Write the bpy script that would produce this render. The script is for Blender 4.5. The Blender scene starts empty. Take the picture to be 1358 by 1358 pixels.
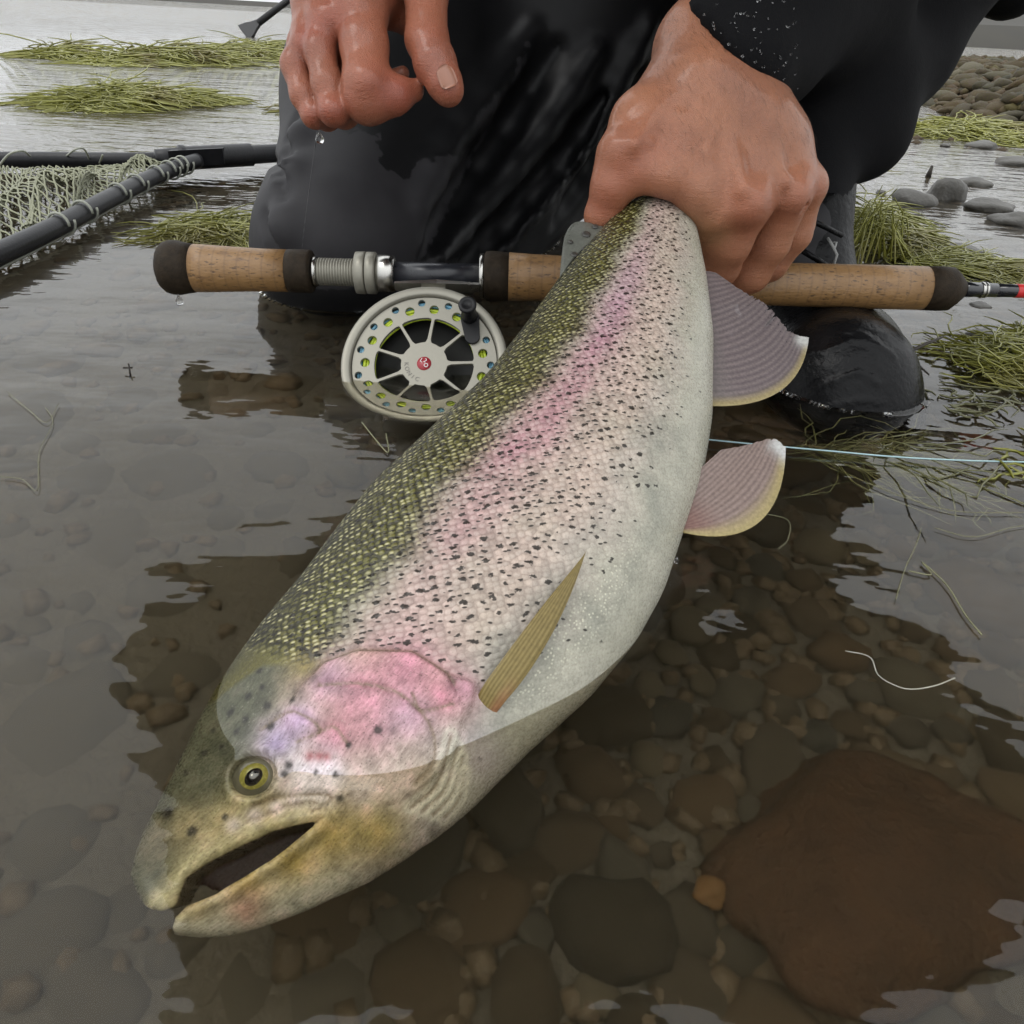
import bpy, bmesh, math, random
import numpy as np
from mathutils import Vector, Matrix, noise as mnoise
random.seed(7); rng = np.random.default_rng(7)
sc = bpy.context.scene
COL = sc.collection
rad = math.radians

# ------------------------------------------------------------------ camera
F = 1020.0; PITCH = rad(32.7); ROLL = rad(3.26); CAMH = 0.2
f0 = np.array([0, math.cos(PITCH), -math.sin(PITCH)])
u0 = np.array([0, math.sin(PITCH), math.cos(PITCH)])
x0 = np.array([1., 0, 0])
rc = math.cos(ROLL)*x0 + math.sin(ROLL)*u0
uc = -math.sin(ROLL)*x0 + math.cos(ROLL)*u0
CP = np.array([0, 0, CAMH])
cam = bpy.data.cameras.new('camera'); camo = bpy.data.objects.new('camera', cam); COL.objects.link(camo)
cam.sensor_width = 36; cam.lens = F/1358*36; cam.clip_start = 0.02; cam.clip_end = 2000
M = Matrix.Identity(4)
for i in range(3):
    M[i][0] = rc[i]; M[i][1] = uc[i]; M[i][2] = -f0[i]; M[i][3] = CP[i]
camo.matrix_world = M
sc.camera = camo

def ray(px, py): return (px-679)/F*rc + (679-py)/F*uc + f0
def at(px, py, d): return CP + d*ray(px, py)          # the point seen at a photo position, d metres in front
def onz(px, py, z=0.0):
    r = ray(px, py); return CP + (z-CAMH)/r[2]*r
def proj(p):
    q = np.asarray(p)-CP; z = q@f0
    return 679+F*(q@rc)/z, 679-F*(q@uc)/z, z

# ------------------------------------------------------------------ node helper
class G:
    def __init__(s, nt): s.nt = nt
    def n(s, t, ins=None, out=0, **kw):
        nd = s.nt.nodes.new(t)
        for k, v in kw.items(): setattr(nd, k, v)
        if ins:
            for k, v in (ins.items() if isinstance(ins, dict) else enumerate(ins)):
                if v is None: continue
                if isinstance(v, bpy.types.NodeSocket): s.nt.links.new(v, nd.inputs[k])
                else: nd.inputs[k].default_value = v
        return nd if out is None else nd.outputs[out]
    def m(s, op, a, b=None, c=None, clamp=False):
        return s.n('ShaderNodeMath', [a, b, c], operation=op, use_clamp=clamp)
    def mix(s, f, a, b, mode='MIX'):
        nd = s.nt.nodes.new('ShaderNodeMix'); nd.data_type = 'RGBA'; nd.blend_type = mode
        for k, v in ((0, f), (6, a), (7, b)):
            if isinstance(v, bpy.types.NodeSocket): s.nt.links.new(v, nd.inputs[k])
            else: nd.inputs[k].default_value = v if k == 0 else (tuple(v)+(1,))[:4]
        return nd.outputs[2]
    def ss(s, v, a, b):           # smoothstep a..b -> 0..1
        return s.n('ShaderNodeMapRange', [v, a, b, 0., 1.], interpolation_type='SMOOTHSTEP')
    def noise(s, vec, scale, detail=4, rough=.55, out=0, dims='3D'):
        return s.n('ShaderNodeTexNoise', {'Vector': vec, 'Scale': scale, 'Detail': detail, 'Roughness': rough}, out=out, noise_dimensions=dims)
    def attr(s, name, out=0): return s.n('ShaderNodeAttribute', out=out, attribute_name=name)
    def mapping(s, vec, sc_=(1, 1, 1), rot=(0, 0, 0), loc=(0, 0, 0)):
        return s.n('ShaderNodeMapping', {'Vector': vec, 'Scale': sc_, 'Rotation': rot, 'Location': loc})
    def bump(s, h, strength=.3, dist=.001, normal=None):
        return s.n('ShaderNodeBump', {'Height': h, 'Strength': strength, 'Distance': dist, 'Normal': normal})
    def coord(s, out=3): return s.n('ShaderNodeTexCoord', out=out)

def mat(name):
    m = bpy.data.materials.new(name); m.use_nodes = True
    nt = m.node_tree; nt.nodes.clear(); g = G(nt)
    o = nt.nodes.new('ShaderNodeOutputMaterial')
    return m, g, o
def principled(name, build):
    m, g, o = mat(name)
    p = g.n('ShaderNodeBsdfPrincipled', out=None)
    def setp(k, v):
        if isinstance(v, bpy.types.NodeSocket): m.node_tree.links.new(v, p.inputs[k])
        else: p.inputs[k].default_value = v if not (isinstance(v, tuple) and len(v) == 3 and k in ('Base Color', 'Coat Tint', 'Specular Tint')) else v+(1,)
    for k, v in build(g).items(): setp(k, v)
    m.node_tree.links.new(p.outputs[0], o.inputs[0])
    return m
def simple(name, col, rough=.5, metal=0., var=.25, scale=60, bumps=.0, bdist=.0005, coat=0., spec=.5):
    def b(g):
        c = g.coord()
        nz = g.noise(c, scale, 5)
        dark = tuple(x*(1-var) for x in col); lite = tuple(min(1, x*(1+var)) for x in col)
        d = {'Base Color': g.mix(nz, dark, lite), 'Roughness': g.m('MULTIPLY_ADD', nz, .2, rough-.1), 'Metallic': metal,
             'Coat Weight': coat, 'Coat Roughness': .12, 'Specular IOR Level': spec}
        if bumps: d['Normal'] = g.bump(g.noise(c, scale*4, 4), bumps, bdist)
        return d
    return principled(name, b)

# ------------------------------------------------------------------ sky and sun (overcast)
SUN_EL, SUN_AZ = rad(56), rad(-105)      # azimuth measured from +Y towards +X
w = bpy.data.worlds.new('World'); sc.world = w; w.use_nodes = True
nt = w.node_tree; nt.nodes.clear(); g = G(nt)
sky = g.n('ShaderNodeTexSky', sky_type='NISHITA', sun_disc=False, sun_elevation=SUN_EL, sun_rotation=SUN_AZ, air_density=1.0, dust_density=4.0, ozone_density=1.0)
bw = g.n('ShaderNodeRGBToBW', [sky])
grey = g.n('ShaderNodeCombineColor', [bw, bw, bw])
gen = g.coord(0)
nrm = g.n('ShaderNodeVectorMath', [gen], operation='NORMALIZE')
zz = g.n('ShaderNodeSeparateXYZ', [nrm], out=2)
zc = g.m('MAXIMUM', zz, 0.0)
cl = g.noise(g.mapping(nrm, (1.2, 1.2, 3.5)), 2.2, 5, .55)
ov = g.m('MULTIPLY', g.m('MULTIPLY_ADD', zc, 15.0, 11.5), g.m('MULTIPLY_ADD', cl, .5, .75))     # CIE-overcast-like rise to the zenith
ovc = g.mix(1.0, (.975, 1.0, 1.02), g.n('ShaderNodeCombineColor', [ov, ov, ov]), 'MULTIPLY')
skyc = g.mix(0.9, grey, ovc)
bg = g.n('ShaderNodeBackground', {'Color': skyc, 'Strength': 0.11})
wo = nt.nodes.new('ShaderNodeOutputWorld'); nt.links.new(bg, wo.inputs[0])
sl = bpy.data.lights.new('sun', 'SUN'); sl.energy = 0.9; sl.angle = rad(25); sl.color = (1, .97, .93)
so = bpy.data.objects.new('sun', sl); COL.objects.link(so)
sdir = Vector((math.sin(SUN_AZ)*math.cos(SUN_EL), math.cos(SUN_AZ)*math.cos(SUN_EL), math.sin(SUN_EL)))
so.rotation_euler = (-sdir).to_track_quat('-Z', 'Y').to_euler(); so.location = sdir*5
sc.view_settings.view_transform = 'Standard'; sc.view_settings.look = 'None'
sc.view_settings.gamma = 1; sc.view_settings.use_curve_mapping = False; sc.view_settings.exposure = -0.3
sc.cycles.max_bounces = 10; sc.cycles.volume_bounces = 2; sc.cycles.transparent_max_bounces = 12

# ------------------------------------------------------------------ object helpers
def tag(o, label=None, cat=None, group=None, kind=None):
    for k, v in (('label', label), ('category', cat), ('group', group), ('kind', kind)):
        if v: o[k] = v
    return o
def link(name, me, parent=None, loc=None):
    o = bpy.data.objects.new(name, me); COL.objects.link(o)
    if loc is not None: o.location = loc
    if parent is not None:
        o.parent = parent
        o.matrix_parent_inverse = world_of(parent).inverted()
    return o
def world_of(o):
    m = Matrix.Translation(o.location) @ o.rotation_euler.to_matrix().to_4x4() @ Matrix.Diagonal(tuple(o.scale)+(1,))
    return world_of(o.parent) @ o.matrix_parent_inverse @ m if o.parent else m
def empty(name, loc, label, cat, group=None):
    o = bpy.data.objects.new(name, None); COL.objects.link(o); o.location = loc; o.empty_display_size = .02
    return tag(o, label, cat, group)
def mesh(name, V, Fc, material, parent=None, origin=None, smooth=True, attrs=None, mats=None, fmat=None):
    """world-space vertices -> one mesh object whose origin is set at 'origin'"""
    V = np.asarray(V, float)
    o_ = V.mean(0) if origin is None else np.asarray(origin, float)
    me = bpy.data.meshes.new(name)
    Fl = [list(map(int, f)) for f in Fc] if not isinstance(Fc, np.ndarray) else Fc.tolist()
    me.from_pydata((V-o_).tolist(), [], Fl)
    for m_ in (mats or [material]): me.materials.append(m_)
    if fmat is not None: me.polygons.foreach_set('material_index', np.asarray(fmat, np.int32))
    if smooth: me.polygons.foreach_set('use_smooth', np.ones(len(me.polygons), bool))
    for k, (typ, arr) in (attrs or {}).items():
        a = me.attributes.new(k, typ, 'POINT'); arr = np.asarray(arr, np.float32)
        a.data.foreach_set({'FLOAT': 'value', 'FLOAT_VECTOR': 'vector', 'FLOAT_COLOR': 'color'}[typ], arr.ravel())
    me.update()
    return link(name, me, parent, o_)

class MB:                       # collects simple shapes in one vertex/face list
    def __init__(s): s.V = []; s.F = []
    def add(s, V, Fc):
        b = len(s.V); s.V += [tuple(v) for v in V]; s.F += [[b+i for i in f] for f in Fc]; return s
    def tube(s, pts, r, n=6, caps=True):
        pts = np.asarray(pts, float); m_ = len(pts)
        r = np.full(m_, r) if np.isscalar(r) else np.asarray(r)
        t = np.gradient(pts, axis=0); t /= np.linalg.norm(t, axis=1)[:, None]+1e-12
        up = np.array([0, 0, 1.]) if abs(t[0][2]) < .9 else np.array([1., 0, 0])
        a = np.cross(t[0], up); a /= np.linalg.norm(a); V = []
        for i in range(m_):
            a = a - t[i]*(a@t[i]); a /= np.linalg.norm(a)+1e-12; b = np.cross(t[i], a)
            for k in range(n):
                q = 2*math.pi*k/n; V.append(pts[i]+r[i]*(math.cos(q)*a+math.sin(q)*b))
        Fc = [[i*n+k, i*n+(k+1) % n, (i+1)*n+(k+1) % n, (i+1)*n+k] for i in range(m_-1) for k in range(n)]
        if caps: Fc += [list(range(n))[::-1], [(m_-1)*n+k for k in range(n)]]
        return s.add(V, Fc)
    def lathe(s, org, ax, prof, n=48, caps=True):     # prof: (distance along axis, radius)
        ax = np.asarray(ax, float); ax /= np.linalg.norm(ax)
        up = np.array([0, 0, 1.]) if abs(ax[2]) < .9 else np.array([1., 0, 0])
        a = np.cross(ax, up); a /= np.linalg.norm(a); b = np.cross(ax, a); V = []
        for (h, r) in prof:
            for k in range(n):
                q = 2*math.pi*k/n; V.append(np.asarray(org)+ax*h+r*(math.cos(q)*a+math.sin(q)*b))
        m_ = len(prof)
        Fc = [[i*n+k, i*n+(k+1) % n, (i+1)*n+(k+1) % n, (i+1)*n+k] for i in range(m_-1) for k in range(n)]
        if caps: Fc += [list(range(n))[::-1], [(m_-1)*n+k for k in range(n)]]
        return s.add(V, Fc)
    def box(s, c, ex, ey, ez):
        c, ex, ey, ez = map(lambda q: np.asarray(q, float), (c, ex, ey, ez))
        V = [c+i*ex+j*ey+k*ez for i in (-1, 1) for j in (-1, 1) for k in (-1, 1)]
        return s.add(V, [[0, 1, 3, 2], [4, 6, 7, 5], [0, 4, 5, 1], [2, 3, 7, 6], [0, 2, 6, 4], [1, 5, 7, 3]])
    def build(s, name, material, parent=None, origin=None, smooth=True, **kw):
        return mesh(name, s.V, s.F, material, parent, origin, smooth, **kw)

# ------------------------------------------------------------------ distance fields -> smooth meshes (surface nets)
def smin(a, b, k):
    h = np.clip(.5+.5*(b-a)/k, 0, 1); return b*(1-h)+a*h-k*h*(1-h)
def smax(a, b, k): return -smin(-a, -b, k)
def cap(P, a, b, ra, rb):
    a = np.asarray(a, np.float32); b = np.asarray(b, np.float32); ab = b-a
    t = np.clip(((P-a)@ab)/max(float(ab@ab), 1e-12), 0, 1)
    return np.linalg.norm(P-a-t[:, None]*ab, axis=1)-(ra+(rb-ra)*t)
def chain(P, pts, rs, k):
    d = None
    for i in range(len(pts)-1):
        c = cap(P, pts[i], pts[i+1], rs[i], rs[i+1]); d = c if d is None else smin(d, c, k)
    return d
def ell(P, c, axes, r):
    q = (P-np.asarray(c, np.float32))@np.asarray(axes, np.float32).T/np.asarray(r, np.float32)
    l = np.linalg.norm(q, axis=1)+1e-9; return (l-1)*l/(np.linalg.norm(q/np.asarray(r, np.float32), axis=1)+1e-9)
def nets(vals, lo, h):
    nx, ny, nz = vals.shape; ins = vals < 0
    s = np.zeros((nx-1, ny-1, nz-1), np.uint8); offs = [(i, j, k) for i in (0, 1) for j in (0, 1) for k in (0, 1)]
    for i, j, k in offs: s += ins[i:nx-1+i, j:ny-1+j, k:nz-1+k]
    idx = np.argwhere((s > 0) & (s < 8)); n = len(idx)
    im = np.full(s.shape, -1, np.int32); im[tuple(idx.T)] = np.arange(n)
    cv = np.stack([vals[idx[:, 0]+i, idx[:, 1]+j, idx[:, 2]+k] for i, j, k in offs], 1)
    acc = np.zeros((n, 3)); cnt = np.zeros(n)
    for a in range(8):
        for b in range(a+1, 8):
            oa, ob = np.array(offs[a]), np.array(offs[b])
            if np.abs(oa-ob).sum() != 1: continue
            va, vb = cv[:, a], cv[:, b]; m_ = (va < 0) != (vb < 0)
            t = np.where(m_, va/np.where(m_, va-vb, 1), 0)
            acc += m_[:, None]*(oa+t[:, None]*(ob-oa)); cnt += m_
    V = (idx+acc/cnt[:, None])*h+np.asarray(lo)
    quads = []
    for ax in range(3):
        o1, o2 = [(1, 2), (2, 0), (0, 1)][ax]
        sl0 = [slice(None)]*3; sl1 = [slice(None)]*3; sl0[ax] = slice(0, -1); sl1[ax] = slice(1, None)
        A, B = ins[tuple(sl0)], ins[tuple(sl1)]
        e = np.argwhere(A != B); e = e[(e[:, o1] > 0) & (e[:, o2] > 0) & (e[:, o1] < vals.shape[o1]-1) & (e[:, o2] < vals.shape[o2]-1)]
        d1 = np.zeros(3, int); d1[o1] = 1; d2 = np.zeros(3, int); d2[o2] = 1
        q = np.stack([im[tuple((e-d1-d2).T)], im[tuple((e-d2).T)], im[tuple(e.T)], im[tuple((e-d1).T)]], 1)
        fl = ~A[tuple(e.T)]
        q[fl] = q[fl][:, ::-1]; quads.append(q)
    return V, np.concatenate(quads)
def sdfmesh(fn, lo, hi, h, blk=6):
    lo = np.asarray(lo, float); hi = np.asarray(hi, float)
    nb = np.ceil((hi-lo)/(h*blk)).astype(int); n = nb*blk
    cc = np.stack(np.meshgrid(*[lo[a]+(np.arange(nb[a])+.5)*blk*h for a in range(3)], indexing='ij'), -1).reshape(-1, 3)
    dv = fn(cc.astype(np.float32)); act = np.abs(dv) < blk*h*1.35
    vals = np.repeat(np.repeat(np.repeat(dv.reshape(nb), blk, 0), blk, 1), blk, 2).astype(np.float32)
    bi = np.argwhere(act.reshape(nb)); loc = np.argwhere(np.ones((blk,)*3))
    for c in range(0, len(bi), 3000):
        ii = (bi[c:c+3000, None, :]*blk+loc[None]).reshape(-1, 3)
        vals[tuple(ii.T)] = fn((lo+ii*h).astype(np.float32))
    return nets(vals, lo, h)
def march(fn, px, py, d0=.2, d1=1.5):
    r = ray(px, py); L = np.linalg.norm(r); d = d0
    for _ in range(120):
        v = float(fn((CP+d*r)[None].astype(np.float32))[0])
        if v < 2e-4: break
        d += max(v*.8, 2e-4)/L
        if d > d1: break
    return CP+d*r
def poly_sd(X, Y, poly):        # signed distance to a 2D polygon (negative inside)
    poly = np.asarray(poly, float); n = len(poly); d = np.full(X.shape, 1e9); ins = np.zeros(X.shape, bool)
    for i in range(n):
        a, b = poly[i], poly[(i+1) % n]; e = b-a
        t = np.clip(((X-a[0])*e[0]+(Y-a[1])*e[1])/(e@e+1e-12), 0, 1)
        d = np.minimum(d, np.hypot(X-a[0]-t*e[0], Y-a[1]-t*e[1]))
        c = ((a[1] > Y) != (b[1] > Y)); xx = a[0]+(Y-a[1])/(b[1]-a[1]+1e-12)*e[0]
        ins ^= c & (X < xx)
    return np.where(ins, -d, d)
def line_d(X, Y, pts):
    d = np.full(X.shape, 1e9); pts = np.asarray(pts, float)
    for a, b in zip(pts[:-1], pts[1:]):
        e = b-a; t = np.clip(((X-a[0])*e[0]+(Y-a[1])*e[1])/(e@e+1e-12), 0, 1)
        d = np.minimum(d, np.hypot(X-a[0]-t*e[0], Y-a[1]-t*e[1]))
    return d
def sstep(v, a, b):
    t = np.clip((v-a)/(b-a), 0, 1); return t*t*(3-2*t)
def spline(pts, n):             # Catmull-Rom through points
    p = np.asarray(pts, float); p = np.vstack([2*p[0]-p[1], p, 2*p[-1]-p[-2]]); out = []
    m_ = len(p)-3
    for q in np.linspace(0, m_-1e-6, n):
        i = int(q); t = q-i; a, b, c, d = p[i:i+4]
        out.append(.5*((2*b)+(c-a)*t+(2*a-5*b+4*c-d)*t*t+(3*b-a-3*c+d)*t**3))
    return np.array(out)
# ================================================================== SETTING
def bed_z(x, y):
    z = -.115+.06*sstep(y, .22, .62)+.022*sstep(y, .6, 1.2)-.02*sstep(y, 1.6, 3)-.3*sstep(y, 3, 12)
    z = z+.012*np.sin(3.1*x+1.7)*np.cos(4.3*y)+.02*sstep(x, .25, .9)*sstep(y, .7, 1.3)*(1-sstep(y, 2, 4))
    return z
def grid(name, xs, ys, zf, material):
    X, Y = np.meshgrid(xs, ys, indexing='ij'); Z = zf(X, Y)
    V = np.stack([X, Y, Z], -1).reshape(-1, 3); ny = len(ys)
    i, j = np.meshgrid(np.arange(len(xs)-1), np.arange(ny-1), indexing='ij'); a = (i*ny+j).ravel()
    return mesh(name, V, np.stack([a, a+ny, a+ny+1, a+1], 1), material, origin=(0, 0, 0))

def wat(name, murk=0):
    m, g, o = mat(name)
    c = g.coord(); sep = g.n('ShaderNodeSeparateXYZ', [c], out=None)
    yy = sep.outputs[1]
    wind = g.ss(yy, .35, 2.2); far = g.ss(yy, 1.2, 7.0)
    n1 = g.noise(g.mapping(c, (3.2, 7.5, 1), (0, 0, .25)), 1.0, 3, .5)
    n2 = g.noise(g.mapping(c, (11, 30, 1), (0, 0, .12)), 1.0, 3, .55)
    n3 = g.noise(g.mapping(c, (1.1, 5.0, 1), (0, 0, .05)), 1.0, 4, .6)
    n4 = g.noise(g.mapping(c, (26, 34, 1), (0, 0, .5)), 1.0, 2, .5)
    h = g.m('MULTIPLY', n1, .0052)
    h = g.m('ADD', h, g.m('MULTIPLY', n4, g.m('MULTIPLY_ADD', wind, .0004, .0008)))
    h = g.m('ADD', h, g.m('MULTIPLY', n2, g.m('MULTIPLY_ADD', wind, .0042, .0007)))
    h = g.m('ADD', h, g.m('MULTIPLY', n3, g.m('MULTIPLY', far, .07)))
    b = g.bump(h, 1.0, 1.0)
    fr = g.n('ShaderNodeFresnel', {'IOR': 1.333, 'Normal': b})
    rf = g.n('ShaderNodeBsdfRefraction', {'Color': (1.30, 1.27, 1.18, 1), 'Roughness': .11, 'IOR': 1.333, 'Normal': b})
    gl = g.n('ShaderNodeBsdfGlossy', {'Color': (1, 1, 1, 1), 'Roughness': .015, 'Normal': b})
    m.node_tree.links.new(g.n('ShaderNodeMixShader', [fr, rf, gl]), o.inputs[0])
    if murk: m.node_tree.links.new(g.n('ShaderNodeVolumePrincipled', {'Color': (.55, .49, .35, 1), 'Density': murk, 'Anisotropy': .3}), o.inputs[1])
    return m
M_water = wat('water'); M_body = wat('water_body', 1.25)
wx = np.concatenate([[-400, -60, -12], np.linspace(-3, 4, 15), [12, 60, 400]])
wy = np.concatenate([[-20, -3], np.linspace(-.6, 4, 12), [12, 60, 420]])
water = tag(grid('water', wx, wy, lambda X, Y: X*0., M_body), kind='structure')
# the sheet is closed below the riverbed, so that the water between them is a clear-brown murky body
bm = bmesh.new(); bm.from_mesh(water.data); r_ = bmesh.ops.extrude_face_region(bm, geom=bm.faces[:])
for v in [e for e in r_['geom'] if isinstance(e, bmesh.types.BMVert)]: v.co.z = -3.0
bmesh.ops.recalc_face_normals(bm, faces=bm.faces); bm.to_mesh(water.data); bm.free()

def bedmat(g):
    c = g.coord(); n1 = g.noise(c, 14, 6, .6); n2 = g.noise(c, 90, 4, .6)
    col = g.mix(n1, (.020, .0155, .009), (.040, .032, .0185)); col = g.mix(g.m('MULTIPLY', n2, .6), col, (.036, .028, .016))
    return {'Base Color': col, 'Roughness': .8, 'Normal': g.bump(n2, .8, .006)}
M_bed = principled('silt', bedmat)
bx = np.concatenate([[-400, -60, -12, -5], np.linspace(-2.2, 2.6, 130), [5, 12, 60, 400]])
by = np.concatenate([[-20, -3, -1], np.linspace(-.4, 4, 120), [6, 12, 60, 420]])
riverbed = tag(grid('riverbed', bx, by, bed_z, M_bed), kind='structure')

def stonemat(g, algae=0.0, lo=(.03, .025, .017), hi=(.115, .094, .062)):
    oi = g.n('ShaderNodeObjectInfo', out=None); r = oi.outputs['Random']
    c = g.coord(); off = g.n('ShaderNodeVectorMath', [c, g.n('ShaderNodeCombineXYZ', [g.m('MULTIPLY', r, 37.0), r, r])], operation='ADD')
    n1 = g.noise(off, 45, 6, .65); n2 = g.noise(off, 320, 3, .6)
    base = g.n('ShaderNodeValToRGB', [r]); cr = base.node.color_ramp if hasattr(base, 'node') else None
    cr.elements[0].color = lo+(1,); cr.elements[1].color = hi+(1,)
    for p_, c_ in ((.3, (.075, .052, .03)), (.5, (.045, .044, .037)), (.7, (.085, .056, .031)), (.85, (.066, .06, .047))):
        e = cr.elements.new(p_); e.color = c_+(1,)
    col = g.mix(n1, (.35, .34, .32), (1.5, 1.45, 1.35)); col = g.mix(1.0, base, col, 'MULTIPLY')
    col = g.mix(g.m('MULTIPLY', g.ss(n2, .55, .8), .35), col, (.11, .1, .075))
    if algae:
        gm = g.ss(g.noise(off, 9, 3), .45, .62); col = g.mix(g.m('MULTIPLY', gm, algae), col, (.07, .075, .012))
    h = g.m('ADD', n1, g.m('MULTIPLY', n2, .35))
    return {'Base Color': col, 'Roughness': g.m('MULTIPLY_ADD', n1, .3, .55), 'Specular IOR Level': .2, 'Normal': g.bump(h, .8, .0035)}
M_stone = principled('wet_stone', lambda g: stonemat(g))
M_dry = principled('bar_stone', lambda g: stonemat(g, .35, (.038, .035, .028), (.125, .112, .085)))
M_rust = simple('rust_brown_stone', (.027, .0125, .005), .8, var=.75, scale=55, spec=.2, bumps=.8, bdist=.003)
M_dark = simple('dark_wet_stone', (.06, .056, .048), .5, var=.5, scale=40, bumps=.6, bdist=.003)

def rockV(seed, n=3, rough=.22, flat=.62):
    bm = bmesh.new(); bmesh.ops.create_icosphere(bm, subdivisions=n, radius=1)
    o = Vector((seed*3.7, seed*1.3, seed*.7)); r = random.Random(seed)
    sx, sy = r.uniform(.8, 1.25), r.uniform(.7, 1.0)
    for v in bm.verts:
        d = v.co.normalized()
        k = 1+rough*mnoise.noise(d*1.1+o)*1.6+rough*.35*mnoise.noise(d*2.7+o)
        # flattened facets, water worn
        v.co = Vector((d.x*k*sx, d.y*k*sy, d.z*k*flat))
    V = [tuple(v.co) for v in bm.verts]; Fc = [[v.index for v in f.verts] for f in bm.faces]; bm.free()
    return np.array(V), Fc
def rockme(name, seed, material, n=2, **k):
    V, Fc = rockV(seed, n, **k); me = bpy.data.meshes.new(name); me.from_pydata(V.tolist(), [], Fc)
    me.materials.append(material); me.polygons.foreach_set('use_smooth', np.ones(len(me.polygons), bool)); return me
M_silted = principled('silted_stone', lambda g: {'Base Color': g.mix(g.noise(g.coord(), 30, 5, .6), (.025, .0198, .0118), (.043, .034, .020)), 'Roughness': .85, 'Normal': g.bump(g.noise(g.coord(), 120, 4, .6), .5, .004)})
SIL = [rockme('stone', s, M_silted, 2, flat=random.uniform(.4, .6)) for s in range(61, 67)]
PEB = [rockme('stone', s, M_stone, 2, flat=random.uniform(.5, .8)) for s in range(1, 13)]
placed = []
def put_stone(me, x, y, s, parent, z=None, sink=.35):
    o = bpy.data.objects.new('stone', me); COL.objects.link(o); o.parent = parent
    o.rotation_euler = (random.uniform(-.25, .25), random.uniform(-.25, .25), random.uniform(0, 6.28))
    zz_ = bed_z(np.float64(x), np.float64(y)) if z is None else z
    o.scale = (s, s*random.uniform(.85, 1.1), s*random.uniform(.75, 1.05)); o.location = (x, y, float(zz_)+s*.6*(1-sink*2)); return o
# bigger boulders lying at the left and along the bottom, then the pebbles between them
def refr(px, py, zb):          # the bed point seen through the flat water surface
    p = onz(px, py); r = ray(px, py); r = r/np.linalg.norm(r); k = 1/1.333
    c = -r[2]; t = k*r+np.array([0, 0, 1])*(k*c-math.sqrt(1-k*k*(1-c*c))); return p+t*((zb)/t[2])
def clear_of(x, y, s):
    for (a, b, c) in placed:
        if (a-x)**2+(b-y)**2 < ((c+s)*.82)**2: return False
    return True
big = [(60, 950, 105), (130, 700, 95), (20, 1230, 80), (110, 1300, 70), (300, 1310, 60), (30, 560, 80), (430, 1320, 60), (240, 620, 75), (220, 760, 60),
       (1090, 720, 40), (1080, 800, 36), (1140, 770, 38), (1000, 690, 45), (1220, 890, 52), (1040, 990, 55), (940, 1040, 48), (830, 1130, 45), (820, 1210, 75),
       (790, 1000, 50), (960, 850, 34), (640, 1180, 55), (700, 1300, 60), (560, 1280, 55), (1180, 1010, 60), (890, 930, 40), (760, 1090, 50), (930, 1290, 55), (1300, 780, 60)]
for px, py, rp in big:
    p = refr(px, py, -.09); s = rp*np.linalg.norm(p-CP)/F*.95
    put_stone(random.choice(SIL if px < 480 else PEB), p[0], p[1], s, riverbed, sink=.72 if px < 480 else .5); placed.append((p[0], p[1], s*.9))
cnt = 0; tries = 0
while cnt < 262 and tries < 30000:
    tries += 1
    px, py = (random.uniform(500, 1358), random.uniform(560, 1358)) if random.random() < .72 else (random.uniform(0, 1358), random.uniform(480, 1358))
    p = refr(px, py, -.09); s = random.choice((.009, .011, .014, .017, .02, .024))*random.uniform(.8, 1.2)*(1.0 if px > 450 else 1.5)
    if not clear_of(p[0], p[1], s): continue
    placed.append((p[0], p[1], s)); cnt += 1
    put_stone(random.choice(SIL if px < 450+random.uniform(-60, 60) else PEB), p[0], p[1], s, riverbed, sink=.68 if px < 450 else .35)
# the gravel between, too small to pick apart
def scatter(name, pts, material, parent=None, kind='stuff', seeds=(3, 5, 8)):
    V = []; Fc = []; base = [rockV(s, 1, .42, .7) for s in seeds]
    for (x, y, z, s) in pts:
        bv, bf = random.choice(base); a = random.uniform(0, 6.28); R = np.array([[math.cos(a), -math.sin(a), 0], [math.sin(a), math.cos(a), 0], [0, 0, 1]])
        b = len(V); V += (bv@R.T*s+np.array([x, y, z])).tolist(); Fc += [[b+i for i in f] for f in bf]
    return tag(mesh(name, V, Fc, material, parent), kind=kind)
pts = []
for _ in range(4200):
    x = random.uniform(-.05, .55) if random.random() < .9 else random.uniform(-.35, 0); y = random.uniform(0.0, .75); s = random.uniform(.003, .0085)
    pts.append((x, y, float(bed_z(x, y))+s*.2, s))
for _ in range(2500):
    x = random.uniform(-1.2, 1.9); y = random.uniform(.5, 2.3); s = random.uniform(.006, .018)
    pts.append((x, y, float(bed_z(x, y))+s*.2, s))
scatter('gravel', pts, M_stone, riverbed)

# gravel bar at the right, covered with stones
def bar_z(x, y):
    d = (x-1.12-.20*(y-2.0)); front = sstep(y, 1.85+.05*np.sin(x*7), 2.6)
    return -.12+.215*sstep(d, -.35, .5)*front*(1-sstep(y, 7, 9.5))+.012*np.sin(9*x)*np.cos(7*y)
gravel_bar = tag(grid('gravel_bar', np.linspace(.6, 9, 90), np.linspace(1.7, 10, 90), bar_z, M_bed), kind='structure')
BAR = [rockme('stone', s, M_dry, 2, flat=random.uniform(.45, .7)) for s in range(21, 29)]
n = 0; pl_ = []
while n < 280:
    px = random.uniform(1180, 1420); py = random.uniform(92, 186)
    p = onz(px, py, .06); x, y = p[0], p[1]; z = float(bar_z(x, y))
    if z < -.02: 
        if random.random() < .97: continue
    s = random.uniform(.018, .05)*(1+.12*(y-2))
    pl_.append((x, y)); n += 1
    put_stone(random.choice(BAR), x, y, s, gravel_bar, z=z, sink=.3)

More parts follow.
